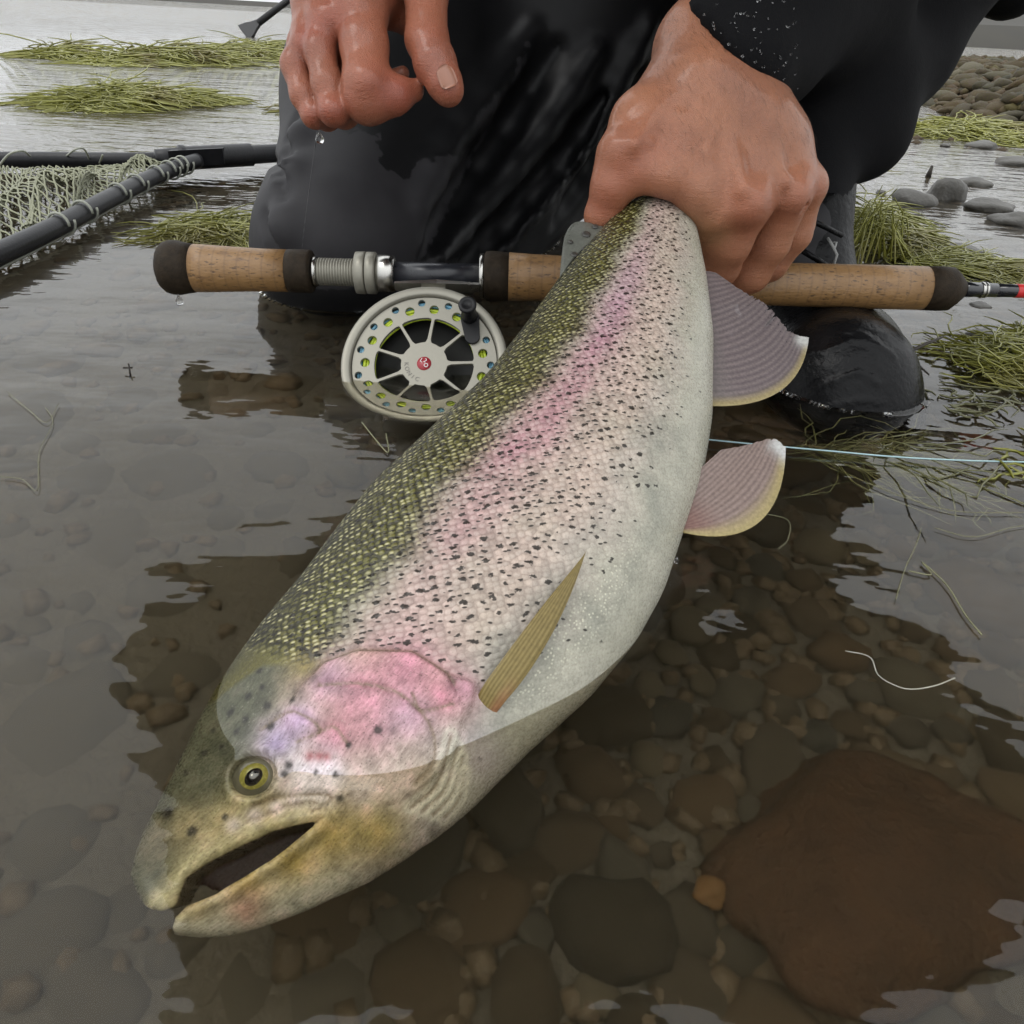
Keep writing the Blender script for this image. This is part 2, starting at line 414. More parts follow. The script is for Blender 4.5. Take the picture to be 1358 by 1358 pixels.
pts = []
for _ in range(3600):
    p = onz(random.uniform(1170, 1420), random.uniform(88, 190), .05); z = float(bar_z(p[0], p[1])); s = random.uniform(.008, .022)*(1+.12*(p[1]-2))
    if z > -.03: pts.append((p[0], p[1], z+s*.3, s))
scatter('gravel', pts, M_dry, gravel_bar)
# single emergent stones in the shallows at the right
def rock(px, py, wpx, hpx, seed, label, material=M_dark, z=.0):
    p = onz(px, py, z); d = (p-CP)@f0; s = wpx/2*d/F; hz = hpx*d/F
    V, Fc = rockV(seed, 3, .25, 1.0); V = V/np.abs(V).max(0)*np.array([s, s*.8, hz])
    o = mesh('rock', V+p, Fc, material, origin=p); tag(o, label, 'rock', 'stones breaking the surface'); return o
rock(1254, 262, 56, 26, 31, 'dark round wet stone standing highest in the shallows right of the sleeve')
rock(1212, 268, 66, 16, 32, 'broad low grey stone touching the left side of the dark round stone')
rock(1292, 244, 50, 9, 33, 'flat dark stone just behind the dark round stone')
rock(1310, 276, 76, 13, 34, 'wide flat stone in front of and right of the dark round stone')
rock(1345, 295, 66, 14, 35, 'rough dark stone cut by the right edge below the wide flat one')
rock(1303, 195, 44, 8, 36, 'small lone grey stone nearest the mossy gravel bar edge')
rock(1254, 194, 14, 4, 37, 'tiny dark stone alone in bright water below the gravel bar')
rock(1345, 217, 50, 9, 38, 'grey stone at the right edge between gravel bar and rough dark stone')
rock(1168, 256, 16, 4, 39, 'tiny stone left of the broad low grey stone')
rock(1270, 332, 70, 8, 40, 'low smooth pale stone barely awash behind the cork grip end')
rock(1302, 448, 46, 12, 41, 'dark blunt stone behind the weed mat beside the boot')
rock(1300, 405, 30, 4, 42, 'small awash stone under the thin end of the rod')
p = refr(1150, 1170, -.1); d = np.linalg.norm(p-CP)
V, Fc = rockV(52, 4, .3, .45); V = V*np.array([.054, .072, .055]); a = .5
o = mesh('rock', V@np.array([[math.cos(a), math.sin(a), 0], [-math.sin(a), math.cos(a), 0], [0, 0, 1]])+np.array([p[0], p[1], -.1]), Fc, M_rust, origin=(p[0], p[1], -.11))
tag(o, 'large rust brown slab of stone lying under the clear water', 'rock')
p = refr(950, 1170, -.085); V, Fc = rockV(54, 3, .4, .5)
o = mesh('rock', V*.006*np.array([1, 1.2, 1])+p+np.array([0, 0, -.012]), Fc, simple('ochre_stone', (.075, .038, .012), .8, spec=.2), origin=p); tag(o, 'small bright ochre pebble lying beside the rust brown slab', 'rock')

# far bank
def bank_z(X, Y):
    return -1.2+(1.2+.3+1.15*sstep(X, -14, 40))*sstep(Y, 60, 66)+(1+.7*np.sin(X*.05))*sstep(Y, 70, 140)*3*sstep(X, -30, 60)
M_bank = simple('bank_earth', (.032, .029, .022), .9, var=.5, scale=.5)
tag(grid('far_bank', np.linspace(-250, 250, 140), np.linspace(59, 160, 30), bank_z, M_bank), kind='structure')
# ================================================================== TROUT
T_ = at(865, 290, .455); H_ = onz(450, 960, -.012)
FX = T_-H_; FX /= np.linalg.norm(FX)
mid = at(640, 650, .33); FN = (CP-mid)/np.linalg.norm(CP-mid)+np.array([0, 0, 1.]); FN -= FN@FX*FX; FN /= np.linalg.norm(FN)
FY = np.cross(FN, FX)
def pl(px, py, z=0.0):          # fish coordinates (cm) of a photo position on the plane z cm above its middle
    r = ray(px, py); o = H_+FN*z/100; s = ((o-CP)@FN)/(r@FN); q = CP+s*r-H_; return np.array([q@FX*100, q@FY*100])
def fw(x, y, z): return H_+(np.multiply.outer(x, FX)+np.multiply.outer(y, FY)+np.multiply.outer(z, FN))/100
bx_ = [-9.0, -8.0, -6.6, -5, -3, -1, 1, 3, 6, 10, 15, 20, 25, 30, 34, 38, 41]
bz_ = [.65, 1.0, 1.35, 1.7, 2.15, 2.5, 2.75, 2.85, 3.2, 3.35, 3.2, 2.8, 2.25, 1.7, 1.35, 1.0, .6]
def bth(x): return np.interp(x, bx_, bz_)
def pls(px, py):
    q = pl(px, py, 2.4)
    for _ in range(3): q = pl(px, py, float(bth(q[0]))*.95)
    return q
dors = np.array([pl(*p) for p in [(182, 1212), (184, 1172), (200, 1122), (223, 1072), (246, 1018), (268, 962), (300, 896), (350, 826), (400, 768), (440, 714), (492, 648), (560, 585), (640, 508), (692, 440), (742, 370), (800, 303)]])
vent = np.array([pl(*p) for p in [(240, 1268), (274, 1276), (322, 1270), (388, 1246), (486, 1200), (546, 1159), (603, 1119), (648, 1070), (700, 1014), (780, 938), (840, 858), (880, 785), (903, 715), (930, 640), (943, 560), (945, 450), (936, 370), (922, 300)]])
dors = np.vstack([dors, [36, 1.9], [39, 2.2], [41, 2.6]]); vent = np.vstack([vent, [37, -2.2], [41, -1.8]])
dors = dors[np.argsort(dors[:, 0])]; vent = vent[np.argsort(vent[:, 0])]
gx = np.arange(-9.8, 41.5, .05)
def smooth1(a, n=9):
    k = np.ones(n)/n; return np.convolve(np.pad(a, n//2, mode='edge'), k, 'valid')
yd_ = smooth1(np.interp(gx, dors[:, 0], dors[:, 1]), 25); yv_ = np.where(gx < -4, smooth1(np.interp(gx, vent[:, 0], vent[:, 1]), 7), smooth1(np.interp(gx, vent[:, 0], vent[:, 1]), 25))
def yd(x): return np.interp(x, gx, yd_)
def yv(x): return np.interp(x, gx, yv_)
mouth = np.array([pls(*p) for p in [(424, 1097), (365, 1113), (306, 1144), (276, 1162), (252, 1182), (245, 1204), (240, 1222), (224, 1228), (207, 1226), (195, 1218), (186, 1205), (172, 1184), (40, 1172), (40, 1400), (230, 1400), (233, 1276), (235, 1256), (241, 1236), (254, 1222), (290, 1204), (332, 1176), (372, 1146), (417, 1105)]])
operc = np.array([pls(*p) for p in [(395, 912), (430, 880), (474, 866), (547, 868), (592, 895), (618, 934), (612, 975), (590, 1020), (560, 1048), (520, 1075), (470, 1085), (430, 1060), (395, 1000), (375, 950)]])
flap = np.array([pls(*p) for p in [(595, 895), (634, 904), (627, 938), (616, 952)]])
lines_ = [[(424, 913), (480, 912), (530, 925), (565, 955), (577, 985), (572, 1015), (550, 1040)],            # preopercle
          [(345, 965), (380, 945), (410, 955), (425, 972), (395, 985)], [(425, 972), (445, 968), (462, 990)],
          [(547, 925), (560, 945), (600, 935)], [(340, 1075), (380, 1062), (433, 1058), (437, 1071), (415, 1082)],
          [(330, 1100), (352, 1090), (390, 1074), (417, 1070)], [(598, 975), (580, 1040), (545, 1075)], [(607, 985), (592, 1045), (560, 1080)], [(614, 1000), (603, 1050), (575, 1085)], [(618, 1020), (610, 1060), (590, 1090)]]
lines_ = [spline([pls(*p) for p in l], 14) for l in lines_]
eyec = pls(337, 1030)
h_ = .095
lo_ = np.array([-9.6, -10.2, -3.9]); hi_ = np.array([41.2, 5.6, 3.9])
nx, ny, nz = [int((hi_[i]-lo_[i])/h_) for i in range(3)]
xs, ys, zs = [lo_[i]+np.arange(n)*h_ for i, n in enumerate((nx, ny, nz))]
X2, Y2 = np.meshgrid(xs, ys, indexing='ij')
yc = (yd(xs)+yv(xs))/2; aa = np.maximum((yd(xs)-yv(xs))/2, .05); bb = bth(xs)
gill2 = poly_sd(X2, Y2, operc); flap2 = poly_sd(X2, Y2, flap)
raise2 = .34*sstep(-np.minimum(gill2, flap2), -.06, .16)*sstep(X2, -3.2, 1.5)
for l in lines_: raise2 -= .10*np.exp(-(line_d(X2, Y2, l)/.085)**2)
ed = np.hypot(X2-eyec[0], Y2-eyec[1]); raise2 += .16*np.exp(-((ed-.85)/.22)**2)-.35*sstep(.78-ed, 0, .2)
# upper jaw bone ridge and mouth cut
mo2 = poly_sd(X2, Y2, mouth)
raise2 += .17*np.exp(-((mo2-.22)/.2)**2)*sstep(X2, 0.4, -1)
yr = (Y2-yc[:, None])/aa[:, None]
# cross-section: fuller flank, narrower belly and back ridge
prof = np.sqrt(np.clip(1-np.abs(yr)**2.25, 0, None))
b2 = bb[:, None]*(1-.10*sstep(yr, .2, 1)-.05*sstep(-yr, .3, 1))+raise2
q = np.sqrt((np.abs(yr)[:, :, None])**2.25+(np.abs(zs)[None, None, :]/np.maximum(b2, .12)[:, :, None])**2)
vals = ((q-1)*np.minimum(aa, bb)[:, None, None]).astype(np.float32)
mz = np.maximum(mo2[:, :, None], (-1.3-zs)[None, None, :]).astype(np.float32)
vals = np.maximum(vals, -mz)
endc = np.maximum(xs-40.6, -9.2-xs)[:, None, None].astype(np.float32); vals = np.maximum(vals, endc)
FV, FQ = nets(vals, lo_, h_)
x, y, z = FV.T
ycv, av, bv = (yd(x)+yv(x))/2, np.maximum((yd(x)-yv(x))/2, .05), bth(x)
yrn = np.clip((y-ycv)/av, -1, 1)
tt = (yrn+1)/2                                  # 0 belly .. 1 back
# girth coordinate (cm) from ellipse arc length
rt = np.linspace(0, 1, 81); th = np.linspace(0, math.pi/2, 181)
arcs = np.array([np.concatenate([[0], np.cumsum(np.sqrt(np.cos((th[1:]+th[:-1])/2)**2+(r_*np.sin((th[1:]+th[:-1])/2))**2)*(th[1]-th[0]))]) for r_ in rt])
ang = np.arctan2(y-ycv, 0*z+1e-6+np.abs(z)*av/bv); ri = np.clip(bv/av, 0, 1)*80
i0 = np.clip(ri.astype(int), 0, 79); fr_ = ri-i0; ai = np.clip(np.abs(ang)/(math.pi/2)*180, 0, 179.999); j0 = ai.astype(int); fj = ai-j0
arc = ((arcs[i0, j0]*(1-fj)+arcs[i0, j0+1]*fj)*(1-fr_)+(arcs[i0+1, j0]*(1-fj)+arcs[i0+1, j0+1]*fj)*fr_)*av*np.sign(ang)
uvw = np.stack([x, arc+np.where(z < 0, 31.7, 0), z], 1)
uvw[:, 1] += (yd(x)+yv(x))/2*.0
# pigment
def lerpc(f, a, b): f = np.asarray(f)[:, None]; return np.asarray(a)*(1-f)+np.asarray(b)*f
C_back, C_ol, C_sil, C_pw, C_pk, C_bel = map(np.array, ((.085, .077, .019), (.125, .118, .03), (.275, .255, .19), (.43, .34, .285), (.36, .19, .21), (.35, .335, .27)))
wob = .02*np.sin(x*1.3)+.012*np.sin(x*3.1+2)
t2 = tt+wob
PN = np.array([mnoise.noise(Vector((a*.42, b*.6, 1.3)))+.5*mnoise.noise(Vector((a*1.1, b*1.4, 5))) for a, b in zip(x, y)])
col = np.empty((len(x), 3)); keys = [(0, (.35, .335, .275)), (.14, C_bel), (.27, (.385, .335, .285)), (.36, C_pw), (.47, (.43, .335, .285)), (.60, C_pw*.95), (.66, C_sil), (.72, (.15, .145, .075)), (.77, C_ol), (.88, C_back), (1, (.05, .048, .022))]
for c in range(3): col[:, c] = np.interp(t2, [k[0] for k in keys], [k[1][c] for k in keys])
pc = np.interp(x, [2, 8, 14, 20, 26, 34], [.60, .61, .60, .585, .57, .55]); pw_ = np.interp(x, [2, 10, 20, 30, 34], [.085, .095, .10, .08, .06])
ps = np.interp(x, [2, 4.5, 9, 13, 18, 23, 27, 34], [.0, .3, .75, .9, .75, .7, .3, .1])*np.exp(-((tt-pc)/pw_)**2)
nz_ = np.array([mnoise.noise(Vector((a*.55, b*.9, 3.3))) for a, b in zip(x[::1], y[::1])]) if len(x) < 220000 else np.zeros(len(x))
col = lerpc(np.clip(ps*(1+.5*nz_), 0, 1), col, C_pk)
col = lerpc(np.clip((.08+.35*PN), 0, .4)*sstep(.62-tt, 0, .15), col, (.26, .255, .185))
col = lerpc(np.clip(.30+.75*PN, 0, .75)*sstep(.36-tt, 0, .10)*sstep(tt, .04, .14)*sstep(22-x, 0, 9), col, (.19, .195, .165))
# violet sheen higher up the stripe
col = lerpc(np.clip(.32*np.exp(-((x-24)/5)**2)*np.exp(-((tt-pc-.01)/.08)**2), 0, 1), col, (.40, .25, .38))
near = z > -.3
# head
def blob(px, py, r, c, s=1.0):
    global col
    q = pls(px, py); f = np.exp(-(((x-q[0])**2+(y-q[1])**2)/r**2))*near*s; col = lerpc(np.clip(f, 0, 1), col, np.asarray(c)*.72*np.array([1, .90, .95]))
HN = np.array([mnoise.noise(Vector((a*1.6, b*1.6, 7)))+.6*mnoise.noise(Vector((a*4.2, b*4.2, 2))) if a < 6 else 0 for a, b in zip(x, y)])
headm = sstep(-poly_sd(x, y, np.array([pls(*p) for p in [(290, 900), (345, 872), (400, 880), (440, 874), (474, 862), (547, 864), (596, 892), (636, 903), (630, 940), (618, 960), (625, 1010), (610, 1075), (560, 1150), (470, 1210), (300, 1290), (100, 1240), (100, 1000)]])), -.12, .12)*((x < 5.5))
hb = lerpc(sstep(tt, .60, .78), (.36, .33, .20), (.075, .078, .05)); hb = lerpc(sstep(.38-tt, -.1, .15), hb, (.42, .41, .34))
col = lerpc(headm, col, hb)
for a in [(640, 1000, .9, (.46, .46, .42)), (560, 1100, 1.2, (.47, .47, .42)), (500, 1150, .9, (.44, .44, .39)), (480, 930, 1.5, (.56, .30, .33)), (540, 895, 1.4, (.58, .30, .34)), (590, 925, .9, (.54, .27, .29)), (430, 900, .8, (.55, .36, .45)), (500, 975, 1.1, (.55, .31, .32)), (440, 990, .8, (.55, .27, .31)), (370, 985, .7, (.40, .36, .50)), (395, 960, .6, (.50, .40, .52)), (540, 960, .8, (.53, .36, .42)), (616, 915, .5, (.58, .34, .38)),
          (400, 1030, .7, (.62, .62, .60)), (430, 1022, .6, (.62, .60, .58)), (380, 1050, .5, (.58, .57, .52)), (480, 1030, .8, (.50, .42, .36)), (540, 1010, .9, (.50, .44, .36)), (470, 1080, .9, (.36, .33, .13)), (500, 1110, 1., (.37, .33, .12)), (440, 1120, 1., (.40, .34, .12)), (390, 1155, .8, (.42, .35, .11)), (330, 1190, .8, (.43, .36, .13)), (270, 1218, .6, (.42, .38, .2)), (360, 1080, .6, (.38, .34, .14)), (300, 1105, .7, (.34, .32, .15)), (250, 1110, .7, (.36, .34, .18)), (205, 1130, .6, (.2, .2, .13)),
          (560, 1040, .7, (.46, .43, .30)), (330, 1225, .5, (.44, .31, .22)), (405, 880, .7, (.24, .22, .07)), (368, 1078, .26, (.8, .78, .7)), (340, 1090, .26, (.8, .78, .7)), (312, 1104, .22, (.75, .72, .62)), (392, 1066, .22, (.75, .72, .66)), (412, 1006, .16, (.36, .04, .04)), (424, 1006, .16, (.36, .04, .04)), (434, 1007, .14, (.36, .05, .05)), (430, 1050, .5, (.75, .74, .68)), (480, 1052, .6, (.66, .62, .52)), (530, 1044, .6, (.62, .57, .46)), (410, 1036, .5, (.85, .86, .85)), (440, 1032, .4, (.8, .8, .78))]: blob(*a)
col = col*(1+.5*HN*headm)[:, None]; col[:, 1] *= 1-.10*np.clip(HN*headm, 0, 1)
mi = sstep(mo2_ := poly_sd(x, y, mouth), .10, -.02) if False else sstep(-poly_sd(x, y, mouth), -.07, .05)
col = lerpc(mi*(z < bth(x)*.93), col, (.045, .02, .017))
for l in lines_: col = lerpc(.8*np.exp(-(line_d(x, y, l)/.055)**2)*near, col, (.16, .12, .075))
for l in lines_[6:]: col = lerpc(.5*np.exp(-((line_d(x, y, l)-.16)/.09)**2)*near, col, (.56, .54, .44))
col = lerpc(.8*np.exp(-((poly_sd(x, y, operc)-.03)/.06)**2)*near*(x > .5)*(tt > .3), col, (.13, .09, .06))
for (px, py, r) in [(358, 962, .13), (388, 929, .11), (502, 972, .14), (463, 991, .1), (445, 1029, .09), (420, 1026, .08), (353, 933, .14), (300, 935, .12), (322, 948, .11), (275, 960, .1), (310, 965, .11), (345, 905, .1), (265, 995, .12), (290, 985, .1), (257, 1114, .16), (219, 1086, .2), (452, 1064, .12), (300, 1092, .1), (420, 868, .13), (378, 1028, .13), (384, 1016, .12), (340, 880, .1), (325, 915, .12), (240, 1025, .1)]:
    q = pls(px, py); f = np.clip(1.5*np.exp(-(((x-q[0])**2+(y-q[1])**2)/r**2)**1.5), 0, 1)*near; col = lerpc(f*.9, col, (.02, .018, .015))
scalem = (1-headm)*sstep(x, .2, 1.0)*(x < 40)
mask = np.stack([scalem, np.clip(np.interp(tt, [0, .16, .30, .45, .7, 1], [0, .02, .55, .8, 1, 1]), 0, 1), sstep(t2, .66, .74), np.exp(-((tt-.15)/.055)**2)*sstep(x, 2, 4)*sstep(13-x, 0, 5)], 1)
rgba = np.hstack([np.clip(col, 0, 1), np.ones((len(x), 1))])

def fishmat(g):
    uv = g.attr('fuv', 1); col = g.attr('pigment', 0); mk = g.n('ShaderNodeSeparateColor', [g.attr('mask', 0)], out=None)
    sc_m, spd, back = mk.outputs[0], mk.outputs[1], mk.outputs[2]; pearl = g.attr('mask', 3)
    v = g.mapping(uv, (1, 1, 0)); 
    wobv = g.n('ShaderNodeVectorMath', [v, g.n('ShaderNodeVectorMath', [g.noise(v, .8, 2, .5, out=1), (.25, .25, 0)], operation='MULTIPLY')], operation='ADD')
    vr = g.mapping(wobv, (3.75, 4.0, 1), (0, 0, rad(45)))
    vo = g.n('ShaderNodeTexVoronoi', {'Vector': vr, 'Scale': 1.0, 'Randomness': .5}, out=None, voronoi_dimensions='2D')
    dist, rc_, pos = vo.outputs[0], g.n('ShaderNodeSeparateColor', [vo.outputs[1]], out=None), vo.outputs[2]
    off = g.n('ShaderNodeSeparateXYZ', [g.n('ShaderNodeVectorMath', [vr, pos], operation='SUBTRACT')], out=None)
    along = g.m('MULTIPLY', g.m('ADD', off.outputs[0], off.outputs[1]), .7)      # towards the tail
    across = g.m('MULTIPLY', g.m('SUBTRACT', off.outputs[0], off.outputs[1]), .7)
    dome = g.m('SUBTRACT', 1.0, g.ss(dist, .12, .62))
    height = g.m('ADD', dome, g.m('MULTIPLY', g.m('SUBTRACT', g.m('MULTIPLY', along, .85), g.m('MULTIPLY', across, .53)), .8))
    r1, r2, r3 = rc_.outputs[0], rc_.outputs[1], rc_.outputs[2]
    base = g.mix(g.m('MULTIPLY', sc_m, g.m('MULTIPLY_ADD', spd, .55, .3)), col, g.mix(1.0, col, g.mix(r1, (.7, .7, .7), (1.25, 1.25, 1.25)), 'MULTIPLY'))
    pale = g.m('MULTIPLY', g.m('MULTIPLY', g.m('MULTIPLY', dome, g.m('MULTIPLY_ADD', spd, .85, .15)), g.ss(r3, .1, .8)), g.m('MULTIPLY', sc_m, g.m('SUBTRACT', .55, g.m('MULTIPLY', back, .55))))
    base = g.mix(pale, base, g.mix(.5, col, (.50, .45, .40)))
    gap = g.m('MULTIPLY', g.ss(dist, .34, .56), g.m('MULTIPLY', sc_m, g.m('MULTIPLY', g.m('MULTIPLY_ADD', back, .5, .34), g.m('MULTIPLY_ADD', spd, .8, .2))))
    base = g.mix(gap, base, g.mix(back, (.11, .08, .065), (.014, .0125, .004)))
    # cream scale centres on the back
    lp = g.m('ADD', g.m('MULTIPLY', along, .53), g.m('MULTIPLY', across, .85)); lq = g.m('SUBTRACT', g.m('MULTIPLY', along, .85), g.m('MULTIPLY', across, .53))
    def el(cp, cq, sp, sq): return g.n('ShaderNodeVectorMath', [g.n('ShaderNodeCombineXYZ', [g.m('MULTIPLY', g.m('SUBTRACT', lp, cp), 1/sp), g.m('MULTIPLY', g.m('SUBTRACT', lq, cq), 1/sq), 0.0])], out=1, operation='LENGTH')
    jit = g.m('MULTIPLY_ADD', g.noise(v, 14, 2, .5), .5, .75)
    cream = g.m('MULTIPLY', g.m('SUBTRACT', 1.0, g.ss(g.m('MULTIPLY', el(0.0, .07, .36, .21), jit), .62, 1.1)), g.m('MULTIPLY', g.ss(r1, .25, .75), g.m('MULTIPLY', back, sc_m)))
    base = g.mix(g.m('MULTIPLY', cream, .85), base, (.40, .37, .21))
    # dark marks: crescents, part pigment and part painted scale-edge shadow, round spots between
    cres = g.m('SUBTRACT', 1.0, g.ss(g.m('MULTIPLY', el(.05, -.30, .40, .19), jit), .6, 1.1))
    nf = g.noise(v, 1.7, 2, .5)
    thr = g.m('SUBTRACT', 1.0, g.m('MULTIPLY', spd, g.m('MULTIPLY_ADD', nf, .62, g.m('MULTIPLY_ADD', back, .28, .04))))
    cres = g.m('MULTIPLY', cres, g.m('MULTIPLY', g.m('GREATER_THAN', r2, thr), sc_m))
    v2 = g.mapping(wobv, (2.0, 2.2, 1), (0, 0, rad(45)))
    nd = g.noise(v, 7, 2, .5, out=1)
    v2 = g.n('ShaderNodeVectorMath', [v2, g.n('ShaderNodeVectorMath', [nd, (.5, .5, 0)], operation='MULTIPLY')], operation='ADD')
    vo2 = g.n('ShaderNodeTexVoronoi', {'Vector': v2, 'Scale': 1.0, 'Randomness': .55}, out=None, voronoi_dimensions='2D')
    r4 = g.n('ShaderNodeSeparateColor', [vo2.outputs[1]], out=None)
    o2 = g.n('ShaderNodeSeparateXYZ', [g.n('ShaderNodeVectorMath', [v2, vo2.outputs[2]], operation='SUBTRACT')], out=None)
    a2 = g.m('MULTIPLY', g.m('SUBTRACT', o2.outputs[0], g.m('MULTIPLY', o2.outputs[1], .3)), 1.0)
    b2 = g.m('MULTIPLY', g.m('ADD', o2.outputs[1], g.m('MULTIPLY', o2.outputs[0], .3)), 1.75)
    d2 = g.n('ShaderNodeVectorMath', [g.n('ShaderNodeCombineXYZ', [a2, b2, 0.0])], out=1, operation='LENGTH')
    rad_ = g.m('MULTIPLY_ADD', r4.outputs[1], .14, .20)
    spot = g.m('MULTIPLY', g.m('SUBTRACT', 1.0, g.ss(g.m('SUBTRACT', d2, rad_), -.08, .06)), g.m('MULTIPLY', g.m('LESS_THAN', r4.outputs[0], g.m('MULTIPLY', spd, .92)), sc_m))
    dark = g.m('MAXIMUM', g.m('MULTIPLY', cres, .9), g.m('MULTIPLY', spot, .93))
    base = g.mix(dark, base, (.010, .0075, .005))
    # pearl tubercles near the belly
    vp = g.n('ShaderNodeTexVoronoi', {'Vector': v, 'Scale': 6.5, 'Randomness': .9}, out=None, voronoi_dimensions='2D')
    rp = g.n('ShaderNodeSeparateColor', [vp.outputs[1]], out=None)
    pe = g.m('MULTIPLY', g.m('SUBTRACT', 1.0, g.ss(vp.outputs[0], .2, .34)), g.m('MULTIPLY', g.m('GREATER_THAN', g.m('ADD', rp.outputs[0], g.m('MULTIPLY', nf, .4)), .78), pearl))
    base = g.mix(g.m('MULTIPLY', pe, .8), base, (.55, .53, .42))
    # pepper flecks and pale pores on the naked skin of the head
    vh = g.n('ShaderNodeTexVoronoi', {'Vector': v, 'Scale': 11.0, 'Randomness': 1.0}, out=None, voronoi_dimensions='2D')
    rh = g.n('ShaderNodeSeparateColor', [vh.outputs[1]], out=None)
    naked = g.m('SUBTRACT', 1.0, sc_m); dot = g.m('SUBTRACT', 1.0, g.ss(vh.outputs[0], .12, .4))
    base = g.mix(g.m('MULTIPLY', g.m('MULTIPLY', dot, g.m('GREATER_THAN', rh.outputs[0], .86)), g.m('MULTIPLY', naked, .45)), base, (.05, .04, .025))
    base = g.mix(g.m('MULTIPLY', g.m('MULTIPLY', dot, g.m('LESS_THAN', rh.outputs[0], .06)), g.m('MULTIPLY', naked, .14)), base, (.6, .56, .48))
    streak = g.noise(g.mapping(v, (1.6, 6.5, 1), (0, 0, .5)), 1.6, 5, .7)
    base = g.mix(g.m('MULTIPLY', naked, .75), base, g.mix(1.0, base, g.mix(g.ss(streak, .3, .7), (.66, .62, .60), (1.28, 1.28, 1.27)), 'MULTIPLY'))
    # fine mottling on skin
    fine = g.noise(v, 9, 5, .65)
    base = g.mix(1.0, base, g.mix(fine, (.64, .64, .64), (1.32, 1.32, 1.31)), 'MULTIPLY')
    bh = g.m('ADD', g.m('MULTIPLY', height, g.m('MULTIPLY', sc_m, g.m('MULTIPLY_ADD', spd, .8, .2))), g.m('MULTIPLY', fine, .25)); bh = g.m('ADD', bh, g.m('MULTIPLY', pe, .6)); bh = g.m('ADD', bh, g.m('MULTIPLY', g.m('MULTIPLY', streak, naked), .9))
    nb = g.bump(bh, .5, .0006)
    return {'Base Color': base, 'Roughness': g.m('MULTIPLY_ADD', fine, .22, .17), 'Normal': nb, 'Specular IOR Level': .27,
            'Coat Weight': .0, 'Coat Roughness': .12}
M_fish = principled('trout_skin', fishmat)
W = fw(x, y, z)
trout = mesh('trout', W, FQ, M_fish, origin=H_, attrs={'fuv': ('FLOAT_VECTOR', uvw), 'pigment': ('FLOAT_COLOR', rgba), 'mask': ('FLOAT_COLOR', mask)})
tag(trout, 'large rainbow trout with pink stripe held by its tail, open jaws under water', 'fish')
# eye: eyeball, golden iris, black pupil
ez = float(bth(eyec[0]))*math.sqrt(max(0, 1-abs((eyec[1]-(yd(eyec[0])+yv(eyec[0]))/2)/((yd(eyec[0])-yv(eyec[0]))/2))**2.25))
def dome(cx, cy, cz, r, hgt, n=28, m_=8, sx=1.0):
    V = [[cx, cy, cz+hgt]]; Fc = []
    for i in range(1, m_+1):
        a = i/m_*math.pi/2
        for k in range(n): V.append([cx+r*sx*math.sin(a)*math.cos(2*math.pi*k/n), cy+r*math.sin(a)*math.sin(2*math.pi*k/n), cz+hgt*math.cos(a)])
    Fc += [[0, 1+k, 1+(k+1) % n] for k in range(n)]
    for i in range(m_-1): Fc += [[1+i*n+k, 1+(i+1)*n+k, 1+(i+1)*n+(k+1) % n, 1+i*n+(k+1) % n] for k in range(n)]
    V = np.array(V); return fw(V[:, 0], V[:, 1], V[:, 2]), Fc
ex_, ey_ = eyec
M_iris = simple('iris_gold', (.2, .185, .04), .25, var=.55, scale=900, coat=.6)
M_pupil = simple('pupil', (.004, .004, .005), .1, coat=1.0, var=.1)
M_lid = simple('eye_rim', (.07, .065, .042), .35, var=.4, scale=300, coat=.4)
V, Fc = dome(ex_, ey_, ez-.44, .76, .36); eye = mesh('eye', V, Fc, M_lid, trout)
V, Fc = dome(ex_-.02, ey_, ez-.37, .53, .40); iris = mesh('iris', V, Fc, M_iris, eye)
V, Fc = dome(ex_-.04, ey_-.02, ez-.24, .33, .34, sx=1.15); mesh('pupil', V, Fc, M_pupil, eye)
